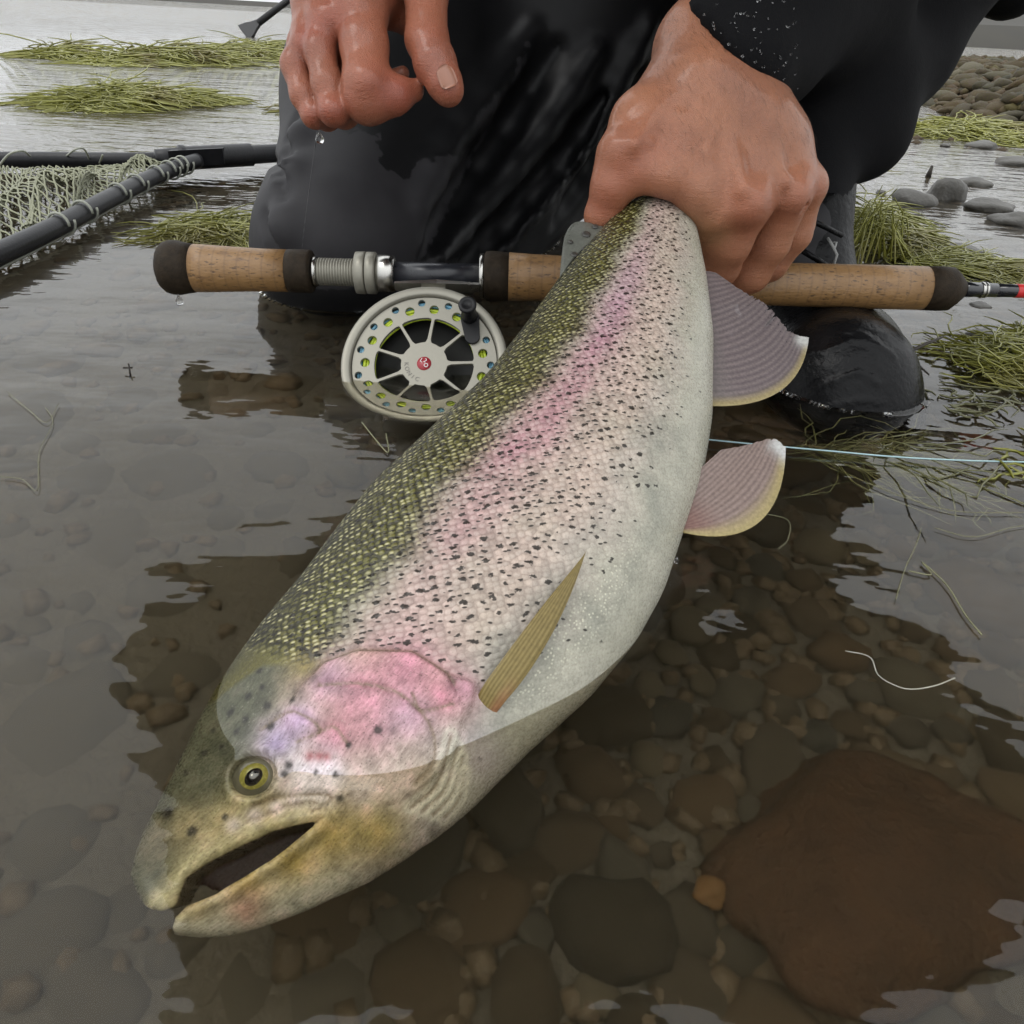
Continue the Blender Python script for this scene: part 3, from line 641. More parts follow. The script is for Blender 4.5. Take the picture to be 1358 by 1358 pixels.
# fins
def finmat(name, body, edge, tip):
    def b(g):
        c = g.attr('finc', 0); n = g.noise(g.coord(), 700, 3)
        return {'Base Color': g.mix(1.0, c, g.mix(n, (.62, .62, .62), (1.1, 1.1, 1.1)), 'MULTIPLY'), 'Roughness': .4, 'Specular IOR Level': .3, 'Alpha': g.m('MULTIPLY_ADD', n, .25, g.attr('thin', 2))}
    return principled(name, b)
M_fin = finmat('fin', 0, 0, 0)
def fin(name, base, edge, bulge, colf, zoff=(0, 0), rays=13, ny_=22, thick=.07, curl=0.0, alpha=.72, zfun=None, jag=.0):
    """base/edge: fish coordinates of the rays' roots and tips; bulge bends the last rays outward"""
    nu = rays*4+1; U = np.linspace(0, 1, nu); Vv = np.linspace(0, 1, ny_)
    B = spline(base, nu); E = spline(edge, nu); 
    if jag: jn = smooth1(rng.normal(size=nu), 3)[:nu]+2.0*(rng.random(nu) > .93); E = E-(E-B)*(jag*np.abs(jn)[:, None]*np.sin(U*math.pi)[:, None])
    P = []; cl = []
    for side in (1, -1):
        for i, u in enumerate(U):
            for v in Vv:
                p = B[i]*(1-v)+E[i]*v+np.asarray(bulge)*4*v*(1-v)*u**2
                ridge = (.5+.5*math.cos(u*rays*2*math.pi))*.004*(1-.4*v)
                z = zoff[0]*(1-v)+zoff[1]*v+curl*math.sin(v*2.2)*math.sin(u*3.1)+.05*math.sin(u*9+v*3)*v
                if zfun: z = zfun(p, v)
                z += side*((thick*(1-.75*v)+ridge)*min(1, 6*min(u, 1-u)+.3)*(1-.999*(v > .999)))
                P.append((p[0], p[1], z)); cl.append(colf(u, v, math.cos(u*rays*2*math.pi)))
    n1 = nu*ny_; Fc = []
    for i in range(nu-1):
        for j in range(ny_-1):
            a = i*ny_+j; Fc.append([a, a+ny_, a+ny_+1, a+1]); b = n1+a; Fc.append([b, b+1, b+ny_+1, b+ny_])
    for i in range(nu-1): Fc.append([i*ny_, n1+i*ny_, n1+(i+1)*ny_, (i+1)*ny_])
    for j in range(ny_-1):
        Fc.append([j, j+1, n1+j+1, n1+j]); a = (nu-1)*ny_+j; Fc.append([a+1, a, n1+a, n1+a+1])
    P = np.array(P); cl = np.array(cl); cl = np.hstack([cl, np.ones((len(cl), 1))])
    return mesh(name, fw(P[:, 0], P[:, 1], P[:, 2]), Fc, M_fin, trout, attrs={'finc': ('FLOAT_COLOR', cl), 'thin': ('FLOAT', np.array([alpha-.22*(j/(ny_-1)) for _ in range(2*nu) for j in range(ny_)]))})
L = lambda a, b, t: np.asarray(a)*(1-t)+np.asarray(b)*t
def ss1(v, a, b): t = min(1, max(0, (v-a)/(b-a))); return t*t*(3-2*t)
def anal_c(u, v, r):
    c = L((.13, .105, .11), (.215, .175, .172), .5+.5*r); c = L(c, (.20, .18, .17), ss1(.25-v, 0, .25)*.6)
    c = L(c, (.36, .29, .14), ss1(u, .92, 1.0)); c = L(c, (.55, .55, .52), ss1(u, .78, .92)*ss1(v, .88, .96)); return c
P_ = lambda l, z=0: [pl(px, py, z) for px, py in l]
fin('anal_fin', P_([(925, 358), (932, 420), (936, 480), (934, 538)]), P_([(950, 362), (985, 384), (1018, 406), (1048, 438), (1073, 447)]), np.array(pl(1040, 520))-np.array(pl(1012, 492)), anal_c, rays=24, jag=.035, alpha=.8)
def pelv_c(u, v, r):
    c = L((.18, .13, .115), (.28, .21, .185), .5+.5*r); c = L(c, (.18, .07, .055), ss1(.35-v, 0, .3)*.6)
    c = L(c, (.36, .29, .13), ss1(u, .78, 1.0)); c = L(c, (.56, .56, .54), ss1(u, .5, .8)*ss1(v, .88, .96)); return c
fin('pelvic_fin', P_([(885, 665), (890, 690), (896, 705), (898, 712)]), P_([(945, 618), (985, 609), (1014, 603), (1029, 613)]), np.array(pl(1000, 705))-np.array(pl(968, 660)), pelv_c, rays=15, alpha=.85, zoff=(.4, 1.2), jag=.02)
def adip_c(u, v, r): return (.13, .135, .115)
af = fin('adipose_fin', P_([(742, 372), (760, 345), (785, 322), (808, 303)]), P_([(744, 345), (750, 310), (766, 294), (795, 297)]), np.zeros(2), adip_c, rays=3, thick=.16, alpha=.8)
M_blot = simple('fin_spot', (.035, .033, .028), .4, var=.2)
for (px, py, r) in [(778, 308, .26), (762, 335, .22), (776, 328, .17), (757, 318, .15), (790, 298, .2)]:
    q = pl(px, py, .3); V, Fc = dome(q[0], q[1], .19, r, .06, n=12, m_=3); mesh('spot', V, Fc, M_blot, af)
def pec_c(u, v, r):
    c = L((.14, .10, .028), (.25, .19, .068), .5+.5*r); return L(c, (.32, .12, .07), ss1(.3-v, 0, .3)*ss1(u, .5, .9)*.7)
def pz(p, v):
    yc1 = (yd(p[0])+yv(p[0]))/2; a1 = (yd(p[0])-yv(p[0]))/2
    return float(bth(p[0]))*math.sqrt(max(.05, 1-abs((p[1]-yc1)/a1)**2.25))-.4+.62*ss1(v, 0, .16)+.25*math.sin(v*math.pi)
B_ = [pls(*p) for p in [(622, 934), (634, 945), (648, 948)]]; E_ = [pls(*p) for p in [(770, 742), (776, 733), (778, 728)]]
fin('pectoral_fin', B_, E_, np.array(pls(708, 868))-np.array(pls(700, 845)), pec_c, rays=7, ny_=30, thick=.07, zfun=pz, alpha=.95)
def tail_c(u, v, r): return L((.12, .11, .07), (.24, .22, .16), .5+.5*r)
fin('tail_fin', [(39.5, 2.2), (40.2, .6), (40.2, -1.2), (39.5, -2.6)], [(46, 5.5), (45.5, 2.0), (45.5, -2.0), (46, -5)], np.zeros(2), tail_c, rays=17)
def dor_c(u, v, r): return L((.10, .095, .05), (.19, .18, .1), .5+.5*r)
fin('dorsal_fin', [(10.5, float(yd(10.5))-.3), (13, float(yd(13))-.3), (16, float(yd(16))-.25)], [(14.5, float(yd(14.5))+.5), (16.5, float(yd(16.5))+.5), (18.5, float(yd(18.5))+.3)], np.zeros(2), dor_c, zoff=(-.4, -1.9), rays=11)
# ================================================================== PERSON
def A3(px, py, d): return at(px, py, d)
def R3(rp, d): return rp*d/F
def pts3(l): return [A3(a, b, c) for a, b, c, r in l], [R3(r, c) for a, b, c, r in l]
# ---- the hand at the left of the photograph (relaxed, fingers curled, thumb down)
DL = .43
def left_hand(P):
    ch = lambda l, k=.004: chain(P, *pts3(l), k)
    palm = smin(ch([(452, -90, .47, 50), (456, -30, .455, 46), (440, 22, .437, 30)], .01), ch([(470, -85, .46, 48), (486, -20, .443, 46), (480, 15, .432, 33)], .01), .012)
    palm = smin(palm, ch([(440, -70, .47, 44), (425, -5, .447, 34), (412, 40, .446, 25)], .01), .012)
    palm = smin(palm, ch([(500, -40, .462, 40), (520, 0, .462, 30), (548, 28, .46, 22)]), .012)
    palm = smin(palm, ch([(455, 40, .462, 40), (455, 80, .468, 34)]), .01)
    palm = smin(palm, ch([(452, -150, .475, 54), (462, -100, .47, 50)], .01), .02)
    idx = ch([(478, 10, .430, 33), (483, 60, .427, 31), (487, 108, .424, 31), (489, 128, .428, 33)])
    idx = smin(idx, ch([(489, 128, .428, 33), (522, 126, .430, 24), (548, 120, .433, 14.5)]), .005)
    mid_ = ch([(432, 30, .432, 22), (424, 68, .431, 20), (434, 112, .430, 20), (443, 146, .431, 19.5), (456, 150, .444, 18), (478, 140, .456, 17)])
    rin = ch([(410, 48, .440, 21), (392, 86, .441, 18.5), (403, 126, .440, 17), (417, 152, .441, 16), (434, 156, .455, 15), (452, 150, .463, 14)])
    pin = ch([(398, 60, .455, 18), (394, 100, .458, 15), (410, 135, .458, 13), (424, 148, .462, 12)])
    th = ch([(556, -70, .452, 31), (565, -8, .436, 28), (566, 52, .428, 27.5), (577, 84, .424, 27), (590, 111, .423, 23)])
    th = smin(th, ch([(590, 111, .423, 23), (595, 121, .424, 19.5)]), .003)
    f = smin(smin(idx, mid_, .0016), smin(rin, pin, .0015), .0016)
    d = smin(palm, f, .007)
    th = smin(th, ch([(520, -70, .465, 46), (552, -20, .452, 30)]), .012)
    d = smin(d, th, .0022)
    # tip of the middle finger showing behind the index
    d = smin(d, ch([(512, 108, .448, 12), (534, 97, .446, 9)]), .002)
    # knuckles and tendons
    for (px, py, dd, rr) in [(441, 28, .4285, 16), (405, 56, .4345, 13), (487, 108, .4155, 14), (441, 146, .4255, 11), (416, 152, .437, 9), (566, 55, .4215, 15)]:
        d = smin(d, np.linalg.norm(P-A3(px, py, dd).astype(np.float32), axis=1)-R3(rr, dd), .006)
    for a, b in [((449, -60, .4375), (440, 20, .4265)), ((474, -70, .4345), (477, 5, .4185))]:
        d = smin(d, cap(P, A3(*a), A3(*b), .0022, .0022), .006)
    # creases
    for l in [[(568, 60), (580, 55), (592, 56)], [(570, 65), (582, 61), (593, 63)], [(569, 71), (584, 68), (594, 70)]]:
        for a, b in zip(l[:-1], l[1:]): d = smax(d, -cap(P, A3(*a, .4005), A3(*b, .4005), .0012, .0012), .0015)
    return d
# ---- the hand gripping the fish's tail
def right_hand(P):
    ch = lambda l, k=.004: chain(P, *pts3(l), k)
    palm = ch([(935, 70, .462, 62), (925, 130, .448, 62), (905, 185, .442, 52)], .01)
    palm = smin(palm, ch([(968, 92, .468, 52), (980, 170, .455, 62), (985, 225, .452, 46)], .01), .018)
    palm = smin(palm, ch([(985, 110, .475, 42), (1020, 190, .464, 40), (1048, 240, .462, 32)], .01), .016)
    palm = smin(palm, ch([(990, 120, .482, 34), (1038, 190, .474, 30), (1062, 240, .474, 25)], .01), .014)
    palm = smin(palm, ch([(1150, -190, .60, 95), (1000, -20, .50, 68), (938, 70, .462, 58)], .01), .02)
    palm = smin(palm, ch([(900, 190, .447, 44), (950, 240, .447, 33), (990, 265, .449, 32)], .01), .014)
    # web of the thumb stretched over the tail
    palm = smin(palm, ch([(852, 228, .436, 27), (885, 232, .434, 25), (925, 252, .438, 24), (950, 282, .444, 24)], .008), .012)
    palm = smin(palm, ch([(930, 262, .446, 27), (940, 300, .460, 25), (946, 340, .478, 25)], .008), .01)
    th = ch([(900, 110, .452, 40), (852, 165, .441, 40), (826, 208, .436, 32), (812, 245, .440, 24.5), (800, 285, .452, 23.5)], .008)
    th = smin(th, ch([(800, 285, .452, 23.5), (800, 315, .468, 23), (818, 345, .487, 19)]), .004)
    idx = ch([(988, 272, .449, 33), (966, 322, .466, 29), (952, 352, .483, 28), (925, 372, .500, 25), (890, 368, .512, 22)])
    mid_ = ch([(1043, 262, .460, 30), (1020, 322, .480, 26), (995, 362, .497, 25), (955, 380, .512, 22), (905, 378, .52, 21)])
    rin = ch([(1066, 252, .474, 25), (1052, 310, .492, 23), (1022, 350, .508, 21), (980, 372, .516, 20)])
    pin = ch([(1076, 240, .490, 20), (1060, 300, .500, 18), (1030, 340, .510, 17), (1000, 360, .522, 16)])
    f = smin(smin(idx, mid_, .0035), smin(rin, pin, .002), .002)
    d = smin(palm, f, .008); d = smin(d, th, .010)
    for (px, py, dd, rr) in [(990, 268, .438, 25), (1048, 258, .4525, 20), (1075, 246, .470, 16), (822, 198, .427, 16)]:
        d = smin(d, np.linalg.norm(P-A3(px, py, dd).astype(np.float32), axis=1)-R3(rr, dd), .009)
    for a, b, r_ in [((940, 90, .4345), (985, 250, .4275), .0022), ((965, 100, .4375), (1040, 240, .4415), .002), ((905, 110, .433), (840, 190, .4185), .0022)]:
        d = smin(d, cap(P, A3(*a), A3(*b), r_, r_), .008)
    for vl in [[(930, 120, .4325), (945, 165, .4265), (935, 205, .4248), (948, 238, .4315)], [(985, 120, .442), (975, 170, .4325), (1000, 210, .4348), (1013, 233, .4425)], [(1020, 165, .4475), (1035, 205, .4455), (1030, 235, .4475)], [(880, 150, .4315), (860, 190, .4225), (866, 213, .429)]]:
        d = smin(d, chain(P, [A3(*q) for q in vl], [.0011]*len(vl), .002), .0045)
    for cl_ in [[(965, 330), (985, 338), (1000, 332)], [(968, 336), (986, 345), (1001, 338)], [(1022, 318), (1040, 326), (1052, 318)], [(1008, 352), (1024, 362), (1036, 352)]]:
        for a, b in zip(cl_[:-1], cl_[1:]):
            d = smax(d, -cap(P, A3(*a, .449), A3(*b, .449), .0011, .0011), .002)
    d = smax(d, -cap(P, A3(1068, 272, .452), A3(1066, 292, .455), .0015, .001), .003)     # line between two knuckles
    for a, b in [((782, 285), (800, 288)), ((783, 292), (796, 296))]: d = smax(d, -cap(P, A3(*a, .4395), A3(*b, .432), .0014, .0014), .002)
    return d
def bounds(pts, pad):
    p = np.array(pts); return p.min(0)-pad, p.max(0)+pad
lo, hi = bounds([A3(380, 150, .45), A3(620, 130, .43), A3(460, -330, .53), A3(560, -60, .45), A3(380, 60, .46), A3(490, 130, .38), A3(560, 100, .38)], .024)
LV, LQ = sdfmesh(left_hand, lo, hi, .00115)
lo, hi = bounds([A3(780, 330, .49), A3(1100, 240, .47), A3(900, 380, .53), A3(1150, -190, .62), A3(860, 120, .43), A3(1000, 380, .5), A3(980, 290, .40), A3(820, 300, .40)], .025)
RV, RQ = sdfmesh(right_hand, lo, hi, .00125)
# ---- joints of the rest of the figure, world metres
HIP = np.array([.12, .98, .40]); CH = np.array([.05, .62, .68]); NK = np.array([.03, .46, .82]); HD = np.array([.02, .38, .91])
SL = np.array([-.24, .50, .73]); SR = np.array([.33, .49, .72])
WL = A3(452, -150, .475); WR = A3(1150, -190, .60)
EL = np.array([-.33, .62, .42]); ER = np.array([.51, .53, .48])
def core(P):
    d = chain(P, [HIP, (HIP+CH)/2, CH], [.15, .145, .155], .05)
    d = smin(d, chain(P, [SL, CH, SR], [.075, .12, .075], .03), .04)
    d = smin(d, cap(P, CH+np.array([0, -.03, .08]), NK+np.array([0, -.02, .05]), .065, .058), .03)
    d = smin(d, chain(P, [SL, EL, WL], [.062, .048, .034], .02), .02)
    d = smin(d, chain(P, [SR, ER, WR], [.062, .048, .05], .02), .02)
    d = smin(d, ell(P, HD, np.eye(3), (.078, .098, .115)), .03)
    fwd = np.array([0, -.86, -.5]); upv = np.array([0, -.5, .86])
    c = HD
    d = smin(d, cap(P, c+fwd*.088+upv*.02, c+fwd*.112-upv*.03, .009, .014), .012)       # nose
    for s in (-1, 1):
        d = smin(d, ell(P, c+np.array([s*.078, .01, -.01]), np.eye(3), (.012, .022, .034)), .008)   # ears
        d = smax(d, -(np.linalg.norm(P-(c+fwd*.098+upv*.022+np.array([s*.031, 0, 0])).astype(np.float32), axis=1)-.014), .01)
        d = smin(d, np.linalg.norm(P-(c+fwd*.083+upv*.02+np.array([s*.031, 0, 0])).astype(np.float32), axis=1)-.0125, .003)
    d = smin(d, cap(P, c+fwd*.088-upv*.062+np.array([-.02, 0, 0]), c+fwd*.088-upv*.062+np.array([.02, 0, 0]), .008, .008), .008)
    d = smax(d, -cap(P, c+fwd*.099-upv*.062+np.array([-.022, 0, 0]), c+fwd*.099-upv*.062+np.array([.022, 0, 0]), .0025, .0025), .004)
    d = smin(d, np.linalg.norm(P-(c+fwd*.075-upv*.098).astype(np.float32), axis=1)-.028, .02)
    # legs inside the waders
    return d
lo, hi = np.array([-.48, .2, .2]), np.array([.66, 1.25, 1.1])
CV, CQ = sdfmesh(core, lo, hi, .009)
PV = np.vstack([LV, RV, CV]); PQ = np.vstack([LQ, RQ+len(LV), CQ+len(LV)+len(RV)])
red = np.zeros(len(PV)); yel = np.zeros(len(PV))
def redspot(px, py, d, r, s, arr=red):
    p = A3(px, py, d); dd = np.linalg.norm(PV-p, axis=1); arr += s*np.exp(-(dd/r)**2)
red[:len(LV)] += .8; red[len(LV):len(LV)+len(RV)] += .3
for a in [(440, 25, .42, .014, .35), (405, 55, .43, .012, .4), (487, 110, .40, .014, .3), (530, 125, .42, .014, .5), (585, 60, .41, .014, .3), (592, 115, .41, .010, .45), (445, 148, .42, .01, .4), (416, 155, .43, .01, .4), (500, 30, .45, .02, .3)]: redspot(*a)
for a in [(830, 215, .43, .016, .55), (800, 270, .44, .014, .5), (985, 280, .44, .018, .55), (1050, 265, .45, .014, .4), (1075, 250, .46, .012, .35), (880, 190, .43, .02, .2)]: redspot(*a)
for a in [(945, 300, .45, .012, .8), (930, 265, .44, .010, .5)]: redspot(*a, arr=yel)
def skin(g):
    r = g.attr('blood', 2); yv_ = g.attr('pale', 2); c = g.coord()
    n1 = g.noise(c, 70, 5, .6); n2 = g.noise(c, 420, 3, .6); n3 = g.noise(c, 26, 3, .5)
    base = g.mix(n1, (.30, .122, .056), (.40, .182, .092))
    base = g.mix(g.m('MULTIPLY', r, .8, clamp=True), base, (.29, .074, .04))
    base = g.mix(g.m('MULTIPLY', yv_, .55, clamp=True), base, (.32, .225, .10))
    base = g.mix(g.m('MULTIPLY', g.ss(n3, .42, .7), .5), base, (.20, .078, .045))
    base = g.mix(1.0, base, g.mix(n2, (.8, .8, .8), (1.15, 1.15, 1.15)), 'MULTIPLY')
    vor = g.n('ShaderNodeTexVoronoi', {'Vector': g.mapping(c, (1, 1, 1)), 'Scale': 900.0}, feature='DISTANCE_TO_EDGE')
    wr = g.noise(g.mapping(c, (90, 90, 520), (.4, .3, 0)), 1.0, 3, .6)
    h = g.m('ADD', g.m('MULTIPLY', g.m('MINIMUM', vor, .25), 1.2), g.m('ADD', g.m('MULTIPLY', wr, .8), g.m('MULTIPLY', n1, 1.2)))
    return {'Base Color': base, 'Roughness': g.m('MULTIPLY_ADD', n2, .25, .36), 'Normal': g.bump(h, .8, .0007), 'Subsurface Weight': .12, 'Subsurface Radius': (.0035, .0013, .0007), 'Subsurface Scale': 1.0, 'Coat Weight': .32, 'Coat Roughness': .17}
M_skin = principled('skin', skin)
person = mesh('person', PV, PQ, M_skin, origin=(.1, .95, 0), attrs={'blood': ('FLOAT', red), 'pale': ('FLOAT', yel)})
tag(person, 'kneeling angler in dark waders and black jacket, one hand gripping the trout tail', 'person')
# nail of the thumb
def plate(c, ex, ey, en, w_, l_, hgt, name, material, parent):
    V = []; Fc = []; n = 9
    for i in range(n):
        for j in range(n):
            u, v = i/(n-1)*2-1, j/(n-1)*2-1
            rr = 1-.10*max(0, abs(u)-.3)*abs(v)**3
            ww = w_*(1-.16*v*v*(v > 0)-.22*max(0, abs(v)-.75)*4*abs(u))
            V.append(c+ex*(u*ww*rr)+ey*v*l_*(1-.14*u*u)+en*hgt*(1-u*u*1.0-.15*v*v))
    for i in range(n-1):
        for j in range(n-1): a = i*n+j; Fc.append([a, a+n, a+n+1, a+1])
    m_ = len(V); V += [v-en*.0007 for v in V]; Fc += [[m_+q for q in f[::-1]] for f in Fc]
    for a in range(n-1):
        for e in ([a, a+1], [(n-1)*n+a+1, (n-1)*n+a]): Fc.append([e[1], e[0], e[0]+m_, e[1]+m_])
        for e in ([(a+1)*n, a*n], [a*n+n-1, (a+1)*n+n-1]): Fc.append([e[1], e[0], e[0]+m_, e[1]+m_])
    return mesh(name, V, Fc, material, parent)
M_nail = simple('nail', (.31, .14, .09), .35, var=.12, scale=120, coat=.25)
nc = march(left_hand, 593, 101); ray_ = ray(593, 101); ray_ /= np.linalg.norm(ray_)
e_ = 1e-3
nn = np.array([float(left_hand((nc+e_*np.eye(3)[i])[None].astype(np.float32))[0]-left_hand((nc-e_*np.eye(3)[i])[None].astype(np.float32))[0]) for i in range(3)]); nn /= np.linalg.norm(nn)
ey = A3(582, 84, .42)-A3(597, 116, .42); ey -= nn*(ey@nn); ey /= np.linalg.norm(ey); ex = np.cross(ey, nn)
plate(nc-nn*.0012, ex, ey, nn, .0050, .0058, .0018, 'thumbnail', M_nail, person)
# fine dark hairs on the wrist and back of the gripping hand
hm = MB(); cand = np.arange(len(LV), len(LV)+len(RV)); rr_ = random.Random(3)
tri = PV[PQ[len(LQ):len(LQ)+len(RQ)]]
cen = tri.mean(1); nrm_ = np.cross(tri[:, 1]-tri[:, 0], tri[:, 2]-tri[:, 0]); nrm_ /= np.linalg.norm(nrm_, axis=1)[:, None]+1e-12
pr = np.array([proj(c) for c in cen[::7]]); ok = np.where((pr[:, 1] < 215) & (pr[:, 1] > 20) & (pr[:, 0] > 865) & (nrm_[::7]@f0 < -.1))[0]*7
ddir = A3(960, 190, .45)-A3(935, 60, .45); ddir /= np.linalg.norm(ddir)
sidev = A3(1000, 100, .45)-A3(900, 100, .45); sidev /= np.linalg.norm(sidev)
for i in rr_.sample(list(ok), min(520, len(ok))):
    fall = proj(cen[i])[1]
    if rr_.random() < (fall-60)/260: continue
    n_ = nrm_[i]; dv = ddir*rr_.uniform(.6, 1)+sidev*rr_.uniform(-.2, .55)+n_*.22; dv -= n_*(dv@n_)*.7; dv /= np.linalg.norm(dv)
    l_ = rr_.uniform(.0035, .008); b = cen[i]
    hm.tube([b, b+dv*l_*.5+n_*l_*.10, b+dv*l_+n_*l_*.05], [.000045, .00004, .000015], 3, False)
M_hair = simple('hair', (.03, .018, .011), .5, var=.2)
hm.build('arm_hair', M_hair, person); bpy.data.objects['arm_hair']['kind'] = 'stuff'

# ---- waders
fold_r = [([(705, 40), (640, 130), (590, 200), (556, 275)], 20, .0105), ([(790, 70), (720, 175), (640, 270), (580, 340)], 19, .0115), ([(735, 250), (690, 300), (655, 336)], 9, .007), ([(860, 40), (800, 150), (745, 235)], 15, .012)]
fold_v = [([(740, 60), (670, 165), (600, 260), (560, 345)], 13, .011), ([(800, 130), (740, 215), (670, 295), (615, 350)], 16, .011), ([(850, 100), (790, 215), (740, 290)], 14, .01)]
K1 = A3(468, 322, .65)
def wader_base(P):
    d = chain(P, [A3(462, 318, .645), A3(520, 130, .715), A3(640, -160, .86), HIP], [R3(112, .645), R3(128, .715), R3(150, .86), .16], .04)
    d = smin(d, chain(P, [A3(590, 330, .77), A3(720, 120, .83), HIP], [R3(105, .77), R3(150, .83), .15], .04), .04)
    d = smin(d, chain(P, [A3(462, 345, .65), A3(640, 420, .95), A3(720, 420, 1.1)], [R3(108, .65), .062, .05], .03), .04)
    # other leg: shin up from the boot, thigh back to the hip
    d2 = chain(P, [A3(1055, 400, .63), A3(1050, 290, .63), A3(1062, 140, .66), A3(1100, -120, .70)], [R3(62, .63), R3(60, .63), R3(66, .66), R3(110, .7)], .02)
    d2 = smin(d2, cap(P, A3(1100, -120, .70), HIP+np.array([.08, 0, 0]), R3(112, .7), .13), .05)
    return smin(d, d2, .04)
FR = [([march(wader_base, *p) for p in spline(l, 7)], R3(r, .58), h) for l, r, h in fold_r]
FVv = [([march(wader_base, *p) for p in spline(l, 7)], R3(r, .58), h) for l, r, h in fold_v]
cre = [([(362, 205), (372, 235), (378, 262)], 5), ([(350, 285), (360, 318), (364, 342)], 6), ([(395, 150), (380, 190), (384, 225)], 5)]
CR = [([march(wader_base, *p) for p in spline(l, 6)], R3(r, .62)) for l, r in cre]
bumpp = [(372, 225, 22), (362, 300, 26), (385, 180, 20)]
BP = [(march(wader_base, px+14, py), R3(r, .62)) for px, py, r in bumpp]
def waders(P):
    d = wader_base(P)
    m_ = np.abs(d) < .06
    if m_.any():
        Q = P[m_]; e = d[m_]
        for pts_, r, h in FR: e = smin(e, chain(Q, [p+f0*(r-h) for p in pts_], np.array([.5, .9, 1, 1, 1, .9, .6])*r, .01), .016)
        for p, r in BP: e = smin(e, np.linalg.norm(Q-(p+f0*r*.55), axis=1)-r, .014)
        for pts_, r, h in FVv: e = smax(e, -chain(Q, [p-f0*(r-h) for p in pts_], np.array([.5, .9, 1, 1, 1, .9, .5])*r, .01), .014)
        for pts_, r in CR: e = smax(e, -chain(Q, [p-f0*r*.2 for p in pts_], np.full(len(pts_), r), .005), .006)
        w_ = np.sin(Q[:, 0]*46+Q[:, 2]*31+3*np.sin(Q[:, 2]*17))*np.sin(Q[:, 2]*38-Q[:, 0]*21+Q[:, 1]*25)
        d[m_] = e+.0006*w_
    return d
WV, WQ = sdfmesh(waders, [-.36, .45, -.1], [.52, 1.25, .62], .0042)
# wet stain under the hand, with the inner leg's shade painted in alongside
wet_shade_poly = [(446, 172), (500, 176), (512, 228), (540, 236), (556, 214), (612, 206), (636, 150), (690, 95), (700, 60), (560, 345), (900, 345), (900, -40), (560, -60), (440, 60)]
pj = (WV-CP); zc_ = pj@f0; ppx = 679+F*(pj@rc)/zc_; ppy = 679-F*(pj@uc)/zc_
wet = np.clip(-poly_sd(ppx, ppy, wet_shade_poly), -60, 60)  # wet: soaked cloth plus the painted inner-leg shade
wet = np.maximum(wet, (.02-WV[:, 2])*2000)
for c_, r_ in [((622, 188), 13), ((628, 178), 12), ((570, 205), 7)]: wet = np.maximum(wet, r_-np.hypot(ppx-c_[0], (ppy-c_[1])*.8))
def wadermat(g):
    c = g.coord(); n = g.noise(c, 55, 5, .6); f = g.noise(c, 1500, 2, .5); wet_shade = g.ss(g.m('ADD', g.attr('wet', 2), g.m('MULTIPLY_ADD', g.noise(c, 90, 3, .6), 34.0, -17.0)), -1.5, 1.5)
    dry = g.mix(n, (.018, .0172, .019), (.033, .0316, .0345)); col = g.mix(wet_shade, dry, (.006, .006, .0067))  # near-black serves soaked cloth and the painted inner-leg shade alike
    return {'Base Color': col, 'Roughness': g.m('SUBTRACT', g.m('MULTIPLY_ADD', n, .15, .5), g.m('MULTIPLY', wet_shade, .1)), 'Normal': g.bump(f, .25, .0003), 'Specular IOR Level': .22}
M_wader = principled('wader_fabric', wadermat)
wad = mesh('waders', WV, WQ, M_wader, person, attrs={'wet': ('FLOAT', wet)})  # 'wet' carries soaked cloth and the painted inner-leg shade
# seam lines down the wader knee
def on_surface(fn, l, n, off=-.0004): return [march(fn, *p)+ -ray(*p)/np.linalg.norm(ray(*p))*off for p in spline(l, n)]
MB().tube(on_surface(waders, [(420, 175), (413, 230), (405, 290), (400, 335)], 14), .00035, 5).build('seam', simple('seam_tape', (.05, .048, .05), .6), wad)

# ---- wading boot
def boot(P):
    d = chain(P, [A3(1112, 514, .535), A3(1096, 490, .585), A3(1070, 440, .64), A3(1055, 380, .64), A3(1060, 220, .625)], [R3(98, .535), R3(88, .585), R3(72, .64), R3(66, .64), R3(72, .625)], .02)
    d = smin(d, chain(P, [A3(1060, 520, .56), A3(1040, 470, .60)], [R3(72, .56), R3(70, .6)], .02), .03)
    d = smin(d, cap(P, A3(1112, 560, .54), A3(1060, 520, .66), R3(98, .54), R3(80, .66)), .012)
    return d
bl = [[(1098, 463), (1136, 450), (1168, 462)], [(1092, 512), (1138, 494), (1166, 510)], [(1060, 474), (1082, 466), (1092, 470)], [(1096, 540), (1140, 531), (1168, 534)], [(1120, 438), (1150, 446), (1186, 472)], [(1100, 452), (1100, 466), (1098, 470)]]
BL = [[march(boot, *p) for p in spline(l, 8)] for l in bl]
def boot2(P):
    d = boot(P); m_ = np.abs(d) < .02
    if m_.any():
        e = d[m_]
        for l in BL[:5]: e = smin(e, chain(P[m_], l, np.full(len(l), .0013), .001), .0016)
        d[m_] = e
    return d
BV, BQ = sdfmesh(boot2, [.08, .36, -.12], [.36, .80, .30], .0022)
M_boot = simple('wet_boot_rubber', (.006, .006, .0065), .28, var=.5, scale=60, bumps=.5, bdist=.0014, coat=.0, spec=.14)
bt = mesh('boot', BV, BQ, M_boot, person)
M_lace = simple('boot_lace', (.25, .25, .24), .5, var=.3, scale=300)
lm = MB(); lm.tube([A3(*p) for p in [(1098, 316, .575), (1104, 326, .57), (1110, 338, .57), (1106, 350, .572), (1112, 356, .575)]], .0011, 6)
lm.tube([A3(*p) for p in [(1100, 322, .575), (1109, 322, .572), (1106, 332, .57)]], .001, 6); lm.build('lace', M_lace, bt)
sm = MB()
for l in [[(1075, 292, .57), (1096, 302, .575), (1116, 312, .585)], [(1060, 330, .57), (1085, 345, .57), (1104, 358, .58)]]: sm.tube([A3(*p) for p in l], .0022, 6)
